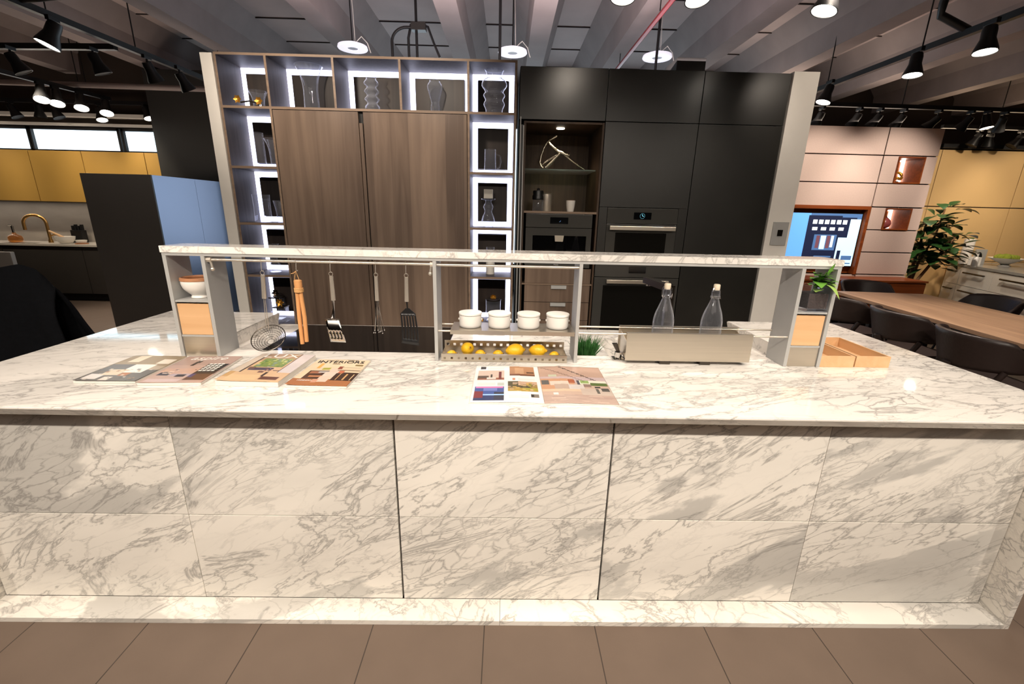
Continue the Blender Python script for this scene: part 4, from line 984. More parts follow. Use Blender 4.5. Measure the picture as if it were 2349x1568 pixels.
def oven(label, z0, z1, x0, x1, clock, hw):
    ov = thing('built_in_oven', label, 'oven', ((x0+x1)/2, 2.8, z0), 0, 'built-in ovens'); o = ((x0+x1)/2, 2.8, z0)
    mb = MB(o); mb.box(x0+.01, x1-.01, TY+.03, 3.1, z0, z1); mb.build('housing', M['dark'], ov)
    zp = z1-.135
    mb = MB(o); mb.box(x0, x1, TY-.002, TY+.024, zp+.003, z1, bev=.002); mb.build('control_panel', M['ovenglass'], ov)
    mb = MB(o); mb.box(x0, x1, TY-.002, TY+.024, z0, zp-.003, bev=.002); dr = mb.build('door', M['ovenglass'], ov)
    mb = MB(o); mb.box(x0+.085, x1-.085, TY-.0035, TY-.002, z0+.05, zp-.075); mb.build('window', M['ovenwin'], dr)
    hz = zp-.035
    mb = MB(o); mb.box(x0+hw, x1-hw, TY-.052, TY-.036, hz-.017, hz+.017, bev=.003)
    for xx in (x0+hw+.02, x1-hw-.04): mb.box(xx, xx+.02, TY-.036, TY-.002, hz-.008, hz+.008)
    mb.build('handle', M['steel'], dr)
    xc = (x0+x1)/2; zc = zp+.07
    mb = MB(o); mb.box(xc-.078, xc+.078, TY-.0035, TY-.002, zc-.030, zc+.030); mb.build('display', M['display'], ov)
    if clock:
        mb = MB(o); y = TY-.0042; cx_ = xc-.002
        for k in range(12): a = 2*PI*k/12; mb.box(cx_+.021*math.cos(a)-.0014, cx_+.021*math.cos(a)+.0014, y, y+.0006, zc+.021*math.sin(a)-.0014, zc+.021*math.sin(a)+.0014)
        mb.tube([(cx_-.002, y, zc+.014), (cx_, y, zc), (cx_+.012, y, zc-.003)], .0016, 5); mb.build('clock', M['cyan'], ov)
    return ov
oven('graphite oven with a lit clock display, upper one in the black cabinets', 1.175, 1.626, .889, 1.517, True, .022)
oven('graphite oven with a dark display, lower one in the black cabinets', .45, 1.150, .815, 1.594, False, .105)

# niche contents
sp_ = thing('branch_sculpture', 'silver cast branch sculpture on the glass shelf of the niche', 'sculpture', (.46, 2.84, 1.9462)); o = (.46, 2.84, 1.9462)
mb = MB(o); y = 2.84
mb.tube([(.432, y-.02, 2.225), (.395, y-.02, 2.205), (.359, y, 2.188), (.375, y, 2.16), (.41, y, 2.13), (.454, y+.01, 2.10), (.477, y, 2.094), (.52, y, 2.078), (.556, y-.02, 2.066)], [.010, .010, .011, .012, .013, .015, .016, .013, .009], 10)
mb.tube([(.359, y, 2.19), (.325, y+.01, 2.13), (.300, y, 2.06), (.290, y, 2.005), (.30, y-.02, 1.972), (.32, y-.02, 1.957)], [.009, .010, .010, .011, .011, .009], 10)
mb.tube([(.47, y, 2.09), (.43, y, 2.05), (.38, y+.01, 2.0), (.34, y, 1.962)], [.014, .016, .018, .014], 10)
mb.tube([(.45, y, 2.075), (.37, y-.02, 2.03), (.31, y, 1.985)], [.010, .010, .008], 8)
mb.tube([(.50, y, 2.085), (.58, y+.01, 2.03), (.65, y+.01, 1.985), (.70, y, 1.956)], [.012, .010, .008, .006], 8)
mb.build('branches', M['silver'], sp_)
fp = thing('french_press', 'glass french press with a black lid in the niche, at the left', 'coffee press', (.285, 2.82, 1.5845))
mb = MB(); vessel(mb, [(.046, 0), (.048, .003), (.048, .115)], .003); mb.build('glass_body', M['glass'], fp)
mb = MB(); mb.lathe([(.0485, .10), (.052, .10), (.054, .13), (.046, .145), (.050, .165), (.046, .178), (.012, .180), (.012, .185), (0, .185)], n=28); mb.build('lid', M['blackplastic'], fp)
mb = MB(); mb.lathe([(0, .186), (.012, .186), (.014, .196), (0, .202)], n=16); mb.build('knob', M['blackplastic'], fp)
mb = MB((.368, 2.86, 1.5845)); mb.lathe([(0, 0), (.046, 0), (.047, .003), (.047, .15), (.052, .155), (.045, .158), (.043, .02), (0, .02)], (.368, 2.86, 1.5845), 32)
tag(mb.build('steel_beaker', M['satin']), 'tall steel beaker in the niche, right behind the french press', 'beaker')
cu = thing('coffee_cup', 'white cup on its own at the right of the niche shelf', 'cup', (.585, 2.80, 1.5845))
mb = MB(); vessel(mb, smooth_prof([(.028, 0), (.031, .004), (.039, .05), (.043, .098)], 4), .003); mb.build('body', M['whiteg'], cu)
mb = MB(); mb.lathe([(0, .09), (.0375, .09), (.0375, .1), (0, .101)], n=24); mb.build('lid', M['brownin'], cu)
sw = thing('wall_switch', 'grey control plate on the white end wall right of the cabinets', 'switch', (2.44, 2.584, 1.43)); o = (2.44, 2.584, 1.43)
mb = MB(o); mb.box(2.372, 2.510, 2.574, 2.5845, 1.335, 1.537, bev=.002); mb.build('plate', M['greymetal'], sw)
mb = MB(o); mb.box(2.418, 2.464, 2.571, 2.5745, 1.415, 1.470, bev=.001); mb.build('keypad', M['darksteel'], sw)
vd = thing('ventilation_duct', 'dark duct box standing on top of the black cabinets', 'duct', (1.6, 2.95, CT)); o = (1.6, 2.95, CT)
mb = MB(o); mb.box(1.44, 1.69, 2.85, 3.15, CT+.001, 2.875, bev=.004); mb.build('box', M['charcoal'], vd)
mb = MB(o); mb.prism([(.2, 2.95, CT+.001), (1.439, 2.95, CT+.001), (1.439, 2.95, 2.80), (1.33, 2.95, 2.765), (1.1, 2.95, 2.745), (.2, 2.95, 2.735)], (0, .25, 0)); mb.build('flat_run', M['black'], vd)

# ================================================================== LEFT BACKGROUND
kb = thing('base_cabinet', 'black base cabinets under the pale worktop of the far left kitchen', 'cabinet', (-7.5, 6.0, 0)); o = (-7.5, 6.0, 0)
mb = MB(o); mb.box(XL+.05, -5.3, 5.80, 6.26, .12, .885); mb.box(XL+.05, -5.3, 5.86, 6.26, 0, .12); mb.build('carcass', M['dark'], kb)
for x0, x1 in ((-10.3, -9.25), (-9.24, -8.0), (-7.99, -6.75), (-6.74, -5.3)):
    mb = MB(o); mb.box(x0, x1, 5.775, 5.797, .13, .88, bev=.002); mb.build('door', M['charcoal2'], kb)
wt = thing('sink_worktop', 'pale worktop with a dark sink cut-out in the far left kitchen', 'worktop', (-7.5, 6.0, .9)); o = (-7.5, 6.0, .9)
mb = MB(o); mb.box(XL+.05, -5.3, 5.74, 6.265, .887, .92, bev=.002); mb.build('slab', mat('pale_quartz', rgb(206, 198, 188), rough=.25, var=.05), wt)
mb = MB(o); mb.box(-8.0, -7.5, 5.80, 5.92, .915, .9204); mb.build('sink', M['darksteel'], wt)
uc = thing('wall_cabinet', 'mustard wall cabinets under the strip window of the far left kitchen', 'cabinet', (-7.5, 6.0, 1.57)); o = (-7.5, 6.0, 1.57)
mb = MB(o); mb.box(XL+.05, -5.235, 5.86, 6.29, 1.57, 2.29); mb.build('carcass', M['seam'], uc)
for x0, x1 in ((-10.3, -8.35), (-8.34, -7.25), (-7.24, -6.46), (-6.45, -5.52), (-5.51, -5.24)):
    mb = MB(o); mb.box(x0, x1, 5.83, 5.858, 1.565, 2.30, bev=.002); mb.build('door', M['mustard'], uc)
bf = thing('gooseneck_tap', 'brass gooseneck tap at the far left sink', 'tap', (-7.42, 6.0, .92))
mb = MB(); mb.cyl((0, 0, .0005), (0, 0, .05), .032, .028, n=16); mb.build('base', M['brass'], bf)
mb = MB(); mb.tube([(0, 0, .05), (0, 0, .30)] + [(-.13+.13*math.cos(a), -.05*(1-math.cos(a)), .30+.13*math.sin(a)) for a in [PI*i/12 for i in range(1, 13)]] + [(-.26, -.1, .20)], .022, 12); mb.build('neck', M['brass'], bf)
mb = MB(); mb.cyl((.02, 0, .11), (.09, 0, .13), .011, n=10); mb.build('lever', M['brass'], bf)
sb = thing('soap_bottle', 'amber soap bottle left of the brass tap', 'bottle', (-7.98, 6.0, .92))
mb = MB(); vessel(mb, smooth_prof([(.06, 0), (.09, .02), (.085, .09), (.03, .13), (.025, .15)], 4), .005); mb.build('glass_body', M['amber'], sb)
mb = MB(); mb.cyl((0, 0, .15), (0, 0, .25), .018, n=12); mb.tube([(0, 0, .25), (.0, 0, .265), (-.06, 0, .26)], .009, 8); mb.build('pump', M['chrome'], sb)
mo = thing('mortar', 'white mortar with a wooden pestle on the far left worktop', 'mortar', (-7.10, 5.92, .92))
mb = MB(); vessel(mb, smooth_prof([(.06, 0), (.07, .005), (.11, .05), (.125, .11)], 4), .012); mb.build('bowl', M['whiteg'], mo)
mb = MB(); mb.tube([(.03, 0, .05), (-.10, 0, .13), (-.23, 0, .19)], [.03, .018, .014], 10); mb.build('pestle', M['beech'], mo)
kn = thing('knife_block', 'black knife block behind the white mortar', 'knife block', (-7.07, 6.14, .92))
mb = MB(); mb.box(-.09, .09, -.05, .05, .0005, .2, bev=.01); mb.build('block', M['blackplastic'], kn)
for k in range(4):
    mb = MB(); mb.box(-.085+k*.048, -.055+k*.048, -.02, .02, .2, .27+.02*(k % 2), bev=.005); mb.build('knife_handle', M['blackplastic'], kn)
sm = thing('small_bowl', 'small white dish on a wooden coaster at the end of the far left worktop', 'bowl', (-6.82, 5.88, .92))
mb = MB(); vessel(mb, smooth_prof([(.04, .0125), (.06, .02), (.075, .06)], 4), .006); mb.build('dish', M['whiteg'], sm)
mb = MB(); mb.cyl((0, 0, .0005), (0, 0, .012), .085, n=20); mb.build('coaster', M['brownin'], sm)

fc = thing('tall_box_cabinet', 'free-standing charcoal cabinet block with reflected blue painted into its side', 'cabinet', (-4.6, 4.7, 0)); o = (-4.6, 4.7, 0)
mb = MB(o); mb.box(-4.995, -4.185, 4.12, 5.5, 0, 1.878); mb.build('carcass', M['charcoal2'], fc)
mb = MB(o); mb.box(-4.998, -4.181, 4.10, 4.119, 0, 1.893, bev=.002); mb.build('front', M['charcoal2'], fc)
for y0, y1 in ((4.12, 4.86), (4.864, 5.5)):
    mb = MB(o); mb.box(-4.1845, -4.180, y0, y1, .0, 1.878); mb.build('side_panel', M['bluegrey'], fc, label='satin metal side with reflected blue painted in')
mb = MB(o); mb.box(-4.995, -4.18, 4.12, 5.5, 1.8785, 1.892); mb.build('top', M['bluegrey'], fc)
mb = MB((-5.4, 3.02, 0)); mb.box(-6.4, -4.87, 3.0, 3.04, 0, 1.083, bev=.004)
tag(mb.build('grey_screen_panel', mat('warm_grey', rgb(128, 122, 116), rough=.5)), 'grey low partition panel at the left edge, behind the draped stool', 'panel')

# chair draped with a black coat
ch = thing('counter_stool', 'high-backed stool hidden under a black coat at the left end of the island', 'stool', (-2.86, .93, 0), rad(10))
mb = MB(); mb.box(-.24, .24, -.22, .22, .60, .66, bev=.02); mb.build('seat', M['leather'], ch)
mb = MB(); mb.box(-.22, .26, -.04, .0, .66, 1.17, bev=.018); mb.build('backrest', M['leather'], ch)
for a in (-1, 1):
    for b in (-1, 1):
        mb = MB(); mb.tube([(a*.2, b*.18, .6), (a*.25, b*.22, 0)], .016, 8); mb.build('leg', M['beech'], ch)
coat = MB((-2.86, .93, .55)); nu, nv = 40, 26
prof_x = [(-.36, 1.16), (-.30, 1.205), (-.1, 1.215), (.10, 1.218), (.28, 1.226), (.37, 1.20), (.42, 1.12)]
def topz(u):
    x = -.36+.80*u
    for (xa, za), (xb, zb) in zip(prof_x, prof_x[1:]):
        if xa <= x <= xb: return x, za+(zb-za)*(x-xa)/(xb-xa)
    return x, prof_x[-1][1]
for side in (-1, 1):
    grid = []
    for j in range(nv+1):
        v = j/nv; row = []
        for i in range(nu+1):
            u = i/nu; x, z = topz(u)
            drop = v*(.62 if side < 0 else .55)
            spread = .16*v*v*(1 if u > .5 else -1)*abs(2*u-1)**1.5 + .06*v*(2*u-1)
            fold = .022*math.sin(u*19+v*2.2)*v + .012*math.sin(u*41+1.3)*v
            y = side*(.045*math.sin(min(1, v*4)*PI/2) + .07*v) + fold*side
            row.append(coat.bm.verts.new(Vector((-2.86+x+spread, .92+y, z-drop-.01*math.sin(u*13)*(1-v)+.012*math.cos(min(1., v*6)*PI/2))) - coat.o))
        grid.append(row)
    for j in range(nv):
        for i in range(nu):
            f = coat.bm.faces.new((grid[j][i], grid[j][i+1], grid[j+1][i+1], grid[j+1][i])); f.smooth = True
bmesh.ops.remove_doubles(coat.bm, verts=coat.bm.verts[:], dist=.008)
tag(coat.build('draped_coat', M['blackfab'], sharp=80, solid=.012), 'black coat draped over the stool at the left end of the island', 'coat')

# ================================================================== RIGHT BACKGROUND
tf = thing('screen_surround', 'red walnut surround framing the television on the beige wall', 'frame', (4.3, 5.05, .8)); o = (4.3, 5.05, .8)
mb = MB(o)
for a in ((3.5, 5.128, 4.985, 5.115, 1.705, 1.752), (5.085, 5.128, 4.985, 5.115, .80, 1.705), (3.5, 3.54, 4.985, 5.115, .80, 1.705), (3.54, 5.085, 5.10, 5.115, .80, 1.705)): mb.box(*a, bev=.002)
mb.build('surround', M['walnut'], tf)
tv = thing('television', 'television showing a blue-lit wardrobe picture on the beige wall', 'television', (4.4, 5.06, .9)); o = (4.4, 5.06, .9)
tx0, tx1, tz0, tz1 = 3.80, 5.070, .912, 1.645
mb = MB(o); mb.box(tx0-.012, tx1+.012, 5.045, 5.085, tz0-.012, tz1+.012, bev=.003); mb.build('housing', M['black'], tv)
def sg(n, c, s_): return glow('screen_'+n, rgb(*c), s_)
mb = MB(o); yy = [5.0445]
def srect(u0, v0, u1, v1, m_):
    yy[0] -= .00012
    mb.m(m_).poly([(tx0+(tx1-tx0)*u0, yy[0], tz0+(tz1-tz0)*v0), (tx0+(tx1-tx0)*u1, yy[0], tz0+(tz1-tz0)*v0), (tx0+(tx1-tx0)*u1, yy[0], tz0+(tz1-tz0)*v1), (tx0+(tx1-tx0)*u0, yy[0], tz0+(tz1-tz0)*v1)])
Bl = sg('blue', (96, 160, 226), 1.); Dk = sg('navy', (22, 30, 58), .8); Lt = sg('pale', (190, 222, 240), 1.); Mid = sg('mid', (70, 104, 150), .9); Br = sg('rust', (110, 70, 80), .8); Wh = sg('white', (226, 236, 240), 1.)
srect(0, 0, 1, 1, Bl); srect(.42, 0, 1, 1, Lt); srect(.42, .9, 1, 1, Mid)
srect(.40, .0, .78, .96, Dk); srect(.78, .55, .88, .92, Dk); srect(.62, .9, .95, .93, Dk)
for k in range(6): srect(.455+k*.068, .80, .505+k*.068, .88, Wh)
for k in range(4): srect(.46+k*.1, .68, .52+k*.1, .74, Wh)
srect(.5, .22, .76, .6, Mid); srect(.53, .34, .57, .58, Br); srect(.58, .32, .64, .58, Lt); srect(.65, .34, .69, .58, Br); srect(.70, .36, .73, .58, Wh)
srect(.5, .22, .76, .30, Dk); srect(.54, .16, .74, .19, Mid); srect(.86, .12, .98, .2, Mid); srect(.8, .05, .84, .3, Dk); srect(.72, .04, .98, .06, Mid)
mb.build('screen', None, tv)
cd = thing('credenza', 'low red walnut sideboard under the television', 'sideboard', (4.7, 4.85, 0)); o = (4.7, 4.85, 0)
mb = MB(o); mb.box(3.45, 5.83, 4.60, 4.995, .22, .745); mb.build('carcass', M['walnut'], cd)
mb = MB(o); mb.box(3.43, 5.845, 4.57, 4.995, .7455, .770, bev=.003); mb.build('top', M['walnut'], cd)
for k in range(3):
    mb = MB(o); mb.box(3.46+k*.79, 4.245+k*.79, 4.58, 4.5995, .235, .74, bev=.002); mb.build('door', M['walnut'], cd)
mb = MB(o); mb.box(3.6, 5.7, 4.66, 4.95, 0, .22); mb.build('plinth', M['black'], cd)
for k, (x0, x1, z0, z1) in enumerate(holes):
    nb = thing('wall_niche', ['lit walnut wall niche holding a gold sculpture, the higher one', 'lit walnut wall niche holding a pink vase, the lower one'][k], 'niche', ((x0+x1)/2, 5.15, z0), 0, 'lit niches in the beige wall'); o = ((x0+x1)/2, 5.15, z0)
    mb = MB(o)
    for a in ((x0+.001, x0+.02, 4.985, 5.34, z0+.001, z1-.001), (x1-.02, x1-.001, 4.985, 5.34, z0+.001, z1-.001), (x0+.02, x1-.02, 4.985, 5.34, z0+.001, z0+.02), (x0+.02, x1-.02, 4.985, 5.34, z1-.02, z1-.001), (x0+.02, x1-.02, 5.32, 5.34, z0+.02, z1-.02)): mb.box(*a)
    mb.build('lining', M['walnut'], nb)
    mb = MB(o); mb.box(x1-.055, x1-.021, 5.295, 5.319, z0+.021, z1-.021); mb.box(x0+.03, x1-.06, 5.29, 5.315, z1-.032, z1-.021); mb.build('light_strip', M['nicheled'], nb)
gs = thing('gold_sculpture', 'knotted gold sculpture in the higher wall niche', 'sculpture', (5.48, 5.15, 2.0805))
mb = MB(); mb.box(-.05, .05, -.03, .03, 0, .02, bev=.003); mb.build('base', M['bronze'], gs)
mb = MB(); mb.tube([(.075*math.cos(t)+.02*math.cos(3*t), .03*math.sin(2*t), .095+.055*math.sin(t)+.018*math.sin(4*t)) for t in [2*PI*i/48 for i in range(48)]], .019, 10, closed=True); mb.build('knot', M['gold'], gs)
gl2 = thing('pink_vase', 'round pink vase with a narrow neck in the lower wall niche', 'vase', (5.48, 5.15, 1.4555))
mb = MB(); vessel(mb, smooth_prof([(.04, 0), (.075, .02), (.092, .07), (.07, .125), (.028, .165), (.022, .21), (.028, .225)], 5), .005); mb.build('body', M['pink'], gl2)

# dining table and leather chairs
dt = thing('dining_table', 'long dining table with a pale walnut top right of the island', 'table', (4.28, 2.27, 0), -rad(6.1))
mb = MB(); mb.box(-.50, .50, -1.42, 1.42, .715, .75, bev=.003); mb.build('tabletop', M['tablewood'], dt)
for y in (-1.0, 1.0):
    mb = MB(); mb.box(-.40, .40, y-.03, y+.03, 0, .03); mb.box(-.40, .40, y-.03, y+.03, .68, .7145)
    for x in (-.30, .30): mb.box(x-.03, x+.03, y-.025, y+.025, .03, .68)
    mb.build('leg_frame', M['black'], dt)
mb = MB(); mb.box(-.36, .36, -1.0, 1.0, .655, .68); mb.build('stretcher', M['black'], dt)
def dining_chair(label, loc, rz):
    """shell chair facing +x; seat 0.46 m"""
    t = thing('leather_chair', label, 'chair', loc, rz, 'brown leather dining chairs')
    # seat pan
    mb = MB()
    pts = [(.24*(abs(math.cos(a))**.6)*(1 if math.cos(a) > 0 else -1), .235*(abs(math.sin(a))**.6)*(1 if math.sin(a) > 0 else -1)) for a in [2*PI*i/28 for i in range(28)]]
    mb.prism([(x, y, .43) for x, y in pts], (0, 0, .05)); bmesh.ops.bevel(mb.bm, geom=[e for e in mb.bm.edges if abs(e.verts[0].co.z-e.verts[1].co.z) < .001], offset=.012, segments=2, affect='EDGES')
    mb.build('seat', M['leather'], t)
    # wrap-round back
    mb = MB(); n = 22; m_ = 7; g_ = []
    for j in range(m_+1):
        v = j/m_; row = []
        for i in range(n+1):
            a = PI*(.36+1.28*i/n); s_ = abs(i/n*2-1)
            zt = .825 - .05*s_**2.5 - .17*max(0, s_-.62)/.38; zb = .575 + .03*s_
            z = zb+(zt-zb)*v; r = .255+.035*v
            row.append(mb.bm.verts.new((r*math.cos(a)*.98-.0-.03*v, r*math.sin(a)*1.02, z)))
        g_.append(row)
    for j in range(m_):
        for i in range(n):
            f = mb.bm.faces.new((g_[j][i], g_[j][i+1], g_[j+1][i+1], g_[j+1][i])); f.smooth = True
    bk_ = mb.build('backrest', M['leather'], t, sharp=80, solid=.028)
    for s_ in (-1, 1):
        mb = MB(); mb.tube([(-.10, s_*.25, .60), (-.13, s_*.235, .52), (-.10, s_*.20, .455)], [.022, .02, .022], 10); mb.build('back_support', M['leather'], t)
    mb = MB(); mb.tube([(-.262, 0, .60), (-.24, 0, .53), (-.2, 0, .46)], [.035, .03, .03], 10)
    mb.build('back_support', M['leather'], t)
    for a in (-1, 1):
        for b in (-1, 1):
            mb = MB(); mb.tube([(a*.15, b*.15, .432), (a*.22, b*.21, 0)], .011, 8); mb.build('leg', M['black'], t)
    return t
c0 = dining_chair('brown leather chair nearest the island corner, first on the near side of the table', (3.52, 1.55, 0), rad(-6))
for x, y, a, lb in ((3.60, 2.28, -6, 'brown leather chair second along the near side of the table, its arm gap showing'), (3.62, 2.98, -6, 'brown leather chair third along the near side of the table, behind the bar end'),
                    (4.52, 3.92, -96, 'brown leather chair at the far head of the table before the sideboard'), (5.05, 3.10, 174, 'brown leather chair on the far long side of the table by the cream drawers')):
    dup(c0, (x, y, 0), rad(a), lb)

# cream drawer unit on the right with objects on it
dw = thing('drawer_unit', 'cream drawer cabinet with a grey worktop along the far right wall', 'drawer cabinet', (7.9, 5.1, 0)); o = (7.9, 5.1, 0)
A_, B_ = Vector((7.43, 5.90, 0)), Vector((6.82, 3.90, 0)); dv = (B_-A_).normalized(); nv_ = Vector((dv.y, -dv.x, 0))  # nv_ points out of the front
if nv_.x > 0: nv_ = -nv_
mb = MB(o)
mb.prism([A_, B_, Vector((9.2, 3.9, 0)), Vector((9.2, 5.98, 0)), Vector((7.45, 5.98, 0))], (0, 0, .885)); mb.build('carcass', M['cream'], dw)
mb = MB(o); e = nv_*.03
mb.prism([A_+e+Vector((0, 0, .886)), B_+e+Vector((0, 0, .886)), Vector((9.2, 3.88, .886)), Vector((9.2, 5.985, .886)), Vector((7.43, 5.985, .886))], (0, 0, .035)); mb.build('worktop', mat('grey_worktop', rgb(150, 148, 142), rough=.2, var=.06), dw)
Lw = (B_-A_).length; cols_ = [0, .30, 1.02, Lw]
for i in range(3):
    for z0, z1 in ((.60, .875), (.32, .592), (.05, .312)):
        p0 = A_+dv*(cols_[i]+.004); p1 = A_+dv*(cols_[i+1]-.004)
        mb = MB(o); mb.prism([p0+Vector((0, 0, z0)), p1+Vector((0, 0, z0)), p1+Vector((0, 0, z1)), p0+Vector((0, 0, z1))], nv_*.02); dr = mb.build('drawer_front', M['cream'], dw)
        L2 = (p1-p0).length; inset = .22*L2 if L2 > .5 else .25*L2
        h0 = p0+dv*inset+nv_*.055+Vector((0, 0, z1-.075)); h1 = p1-dv*inset+nv_*.055+Vector((0, 0, z1-.075))
        mb = MB(o); mb.cyl(h0-dv*.03, h1+dv*.03, .013, n=10)
        for h in (h0, h1): mb.cyl(h, h-nv_*.036, .008, n=10)
        mb.build('handle', M['darksteel'], dr)
ZW = .9215
def on_top(x, y): return (x, y, ZW)
pr = thing('paper_roll', 'upright white paper roll on the cream drawer cabinet beside the fig tree', 'paper roll', on_top(7.33, 5.62))
mb = MB(); mb.cyl((0, 0, .01), (0, 0, .39), .068, n=28); mb.build('roll', M['paper'], pr)
mb = MB(); mb.cyl((0, 0, .0005), (0, 0, .0095), .08, n=28); mb.build('base', M['chrome'], pr)
mb = MB(on_top(7.30, 5.43)); mb.box(7.25, 7.35, 5.38, 5.48, ZW+.0005, ZW+.13, bev=.004); tag(mb.build('white_box', M['white']), 'small white box before the paper roll on the drawer cabinet', 'box')
ks = thing('round_speaker', 'black oval speaker right of the white box on the drawer cabinet', 'speaker', on_top(7.50, 5.58))
mb = MB(); mb.ball((0, 0, .10), .1, 20, (.45, .35, .98)); mb.build('body', M['blackplastic'], ks)
mb = MB(); mb.cyl((0, 0, .0005), (0, 0, .012), .04, n=16); mb.build('foot', M['blackplastic'], ks)
mb = MB(on_top(7.66, 5.72)); mb.box(7.57, 7.75, 5.70, 5.73, ZW+.0005, ZW+.23, bev=.004, rot=None); tag(mb.build('grey_tablet', M['greymetal']), 'grey rectangular board propped behind the fruit bowl on the cabinet', 'board')
fbw = thing('fruit_bowl', 'white footed bowl filled with green moss on the drawer cabinet', 'bowl', on_top(7.78, 5.42))
mb = MB(); vessel(mb, smooth_prof([(.07, .0005), (.075, .006), (.045, .03), (.12, .07), (.215, .125)], 4), .008, n=36, base=.03); mb.build('bowl', M['whiteg'], fbw)
mb = MB()
for k in range(16): a = random.uniform(0, 2*PI); r = .12*math.sqrt(random.random()); mb.ball((r*math.cos(a), r*math.sin(a), .128+.02*(1-r/.12)), random.uniform(.04, .052), 10)
mb.build('moss', mat('moss_green', rgb(128, 140, 40), rough=.9, var=.35, scale=40, bump=.6), fbw)
ws = thing('white_bottle', 'white spray bottle at the left end of the drawer cabinet, by the fig leaves', 'bottle', on_top(7.12, 5.25))
mb = MB(); vessel(mb, smooth_prof([(.035, .0005), (.038, .006), (.036, .11), (.014, .15)], 4), .004); mb.build('body', M['whiteg'], ws)
mb = MB(); mb.box(-.045, .02, -.012, .012, .15, .19, bev=.004); mb.build('spray_head', M['white'], ws)

# fiddle-leaf fig
fg = thing('fiddle_leaf_fig', 'tall fiddle-leaf fig tree beside the beige wall, before the ochre panels', 'potted tree', (6.26, 5.32, 0))
mb = MB(); vessel(mb, smooth_prof([(.13, .0005), (.15, .02), (.17, .30)], 3), .012, n=28); mb.build('pot', M['charcoal'], fg)
mb = MB(); mb.lathe([(0, .02), (.135, .02), (.155, .27), (0, .275)], n=20); mb.build('soil', M['soil'], fg)
trunks = [[(.02, 0, .26), (.03, .02, .6), (.06, 0, .95), (.18, -.02, 1.35), (.22, -.02, 1.75)], [(-.02, .02, .26), (-.02, .0, .7), (.02, .02, 1.1), (.02, .0, 1.6)], [(.0, -.03, .26), (.06, -.06, .7), (.22, -.10, 1.05), (.42, -.1, 1.35)]]
for t_ in trunks:
    mb = MB(); mb.tube(t_, [.026, .022, .018, .013, .010][:len(t_)], 8); mb.build('trunk', M['trunk'], fg)
mb = MB()
for t_ in trunks:
    for k in range(62):
        s_ = random.uniform(1.9, len(t_)-1.001) if len(t_) > 4 else random.uniform(1.5, len(t_)-1.001); i = int(s_); fr_ = s_-i
        p = Vector(t_[i])*(1-fr_)+Vector(t_[i+1])*fr_; a = random.uniform(0, 2*PI)
        d = Vector((math.cos(a)+.25, math.sin(a)*.7-.2, random.uniform(-.35, .75))); L_ = random.uniform(.17, .26)
        if p.x+d.x*L_ < -.30: d.x = abs(d.x)
        mb.leaf(p+d.normalized()*random.uniform(.02, .20), d, L_, L_*.66, droop=random.uniform(.05, .45), fold=.2, shape=1.25)
mb.build('leaves', M['figleaf'], fg)

# ================================================================== CEILING GEAR
def track(name_label, p0, p1, drops, thick=.05):
    c = tuple((a+b)/2 for a, b in zip(p0, p1)); t = thing('lighting_track', name_label, 'lighting track', c)
    d = (Vector(p1)-Vector(p0)); n = Vector((d.y, -d.x, 0)).normalized()*thick/2
    mb = MB(c); mb.prism([Vector(p0)+n, Vector(p0)-n, Vector(p0)-n+Vector((0, 0, thick)), Vector(p0)+n+Vector((0, 0, thick))], d); mb.build('rail', M['black'], t)
    for f_ in drops:
        q = Vector(p0)+d*f_; mb = MB(c); mb.cyl(q+Vector((0, 0, thick)), (q.x, q.y, ZC), .006, n=8); mb.build('suspension_rod', M['black'], t)
    return t
TZ = 3.02
track('long black lighting track running to the back on the left, nearest the bookcase', (-3.86, 1.6, TZ), (-3.70, 5.4, TZ), (.2, .55, .9))
track('short black cross track on the left, branching from the long one', (-6.0, 3.72, TZ), (-3.90, 3.60, TZ), (.3, .7))
track('black lighting track running to the back in the far left kitchen', (-6.15, 3.8, TZ), (-5.95, 5.95, TZ), (.3, .8))
track('black cross track above the strip window in the far left kitchen', (-9.6, 6.1, TZ-.02), (-5.3, 6.1, TZ-.02), (.25, .75))
track('long black lighting track running to the back on the right above the table', (3.72, 1.5, TZ), (3.68, 4.95, TZ), (.15, .45, .8))
track('black cross track with unlit spots above the beige wall', (3.75, 5.08, TZ), (8.2, 5.18, TZ), (.35, .8))
track('black cross track farther back on the right above the ochre wall', (6.6, 5.85, 2.93), (9.4, 5.85, 2.93), (.3, .8))
track('black lighting track above the island, mostly out of the frame', (.3, 1.64, TZ), (2.3, 1.70, TZ), (.3, .8))
LIGHTS = []
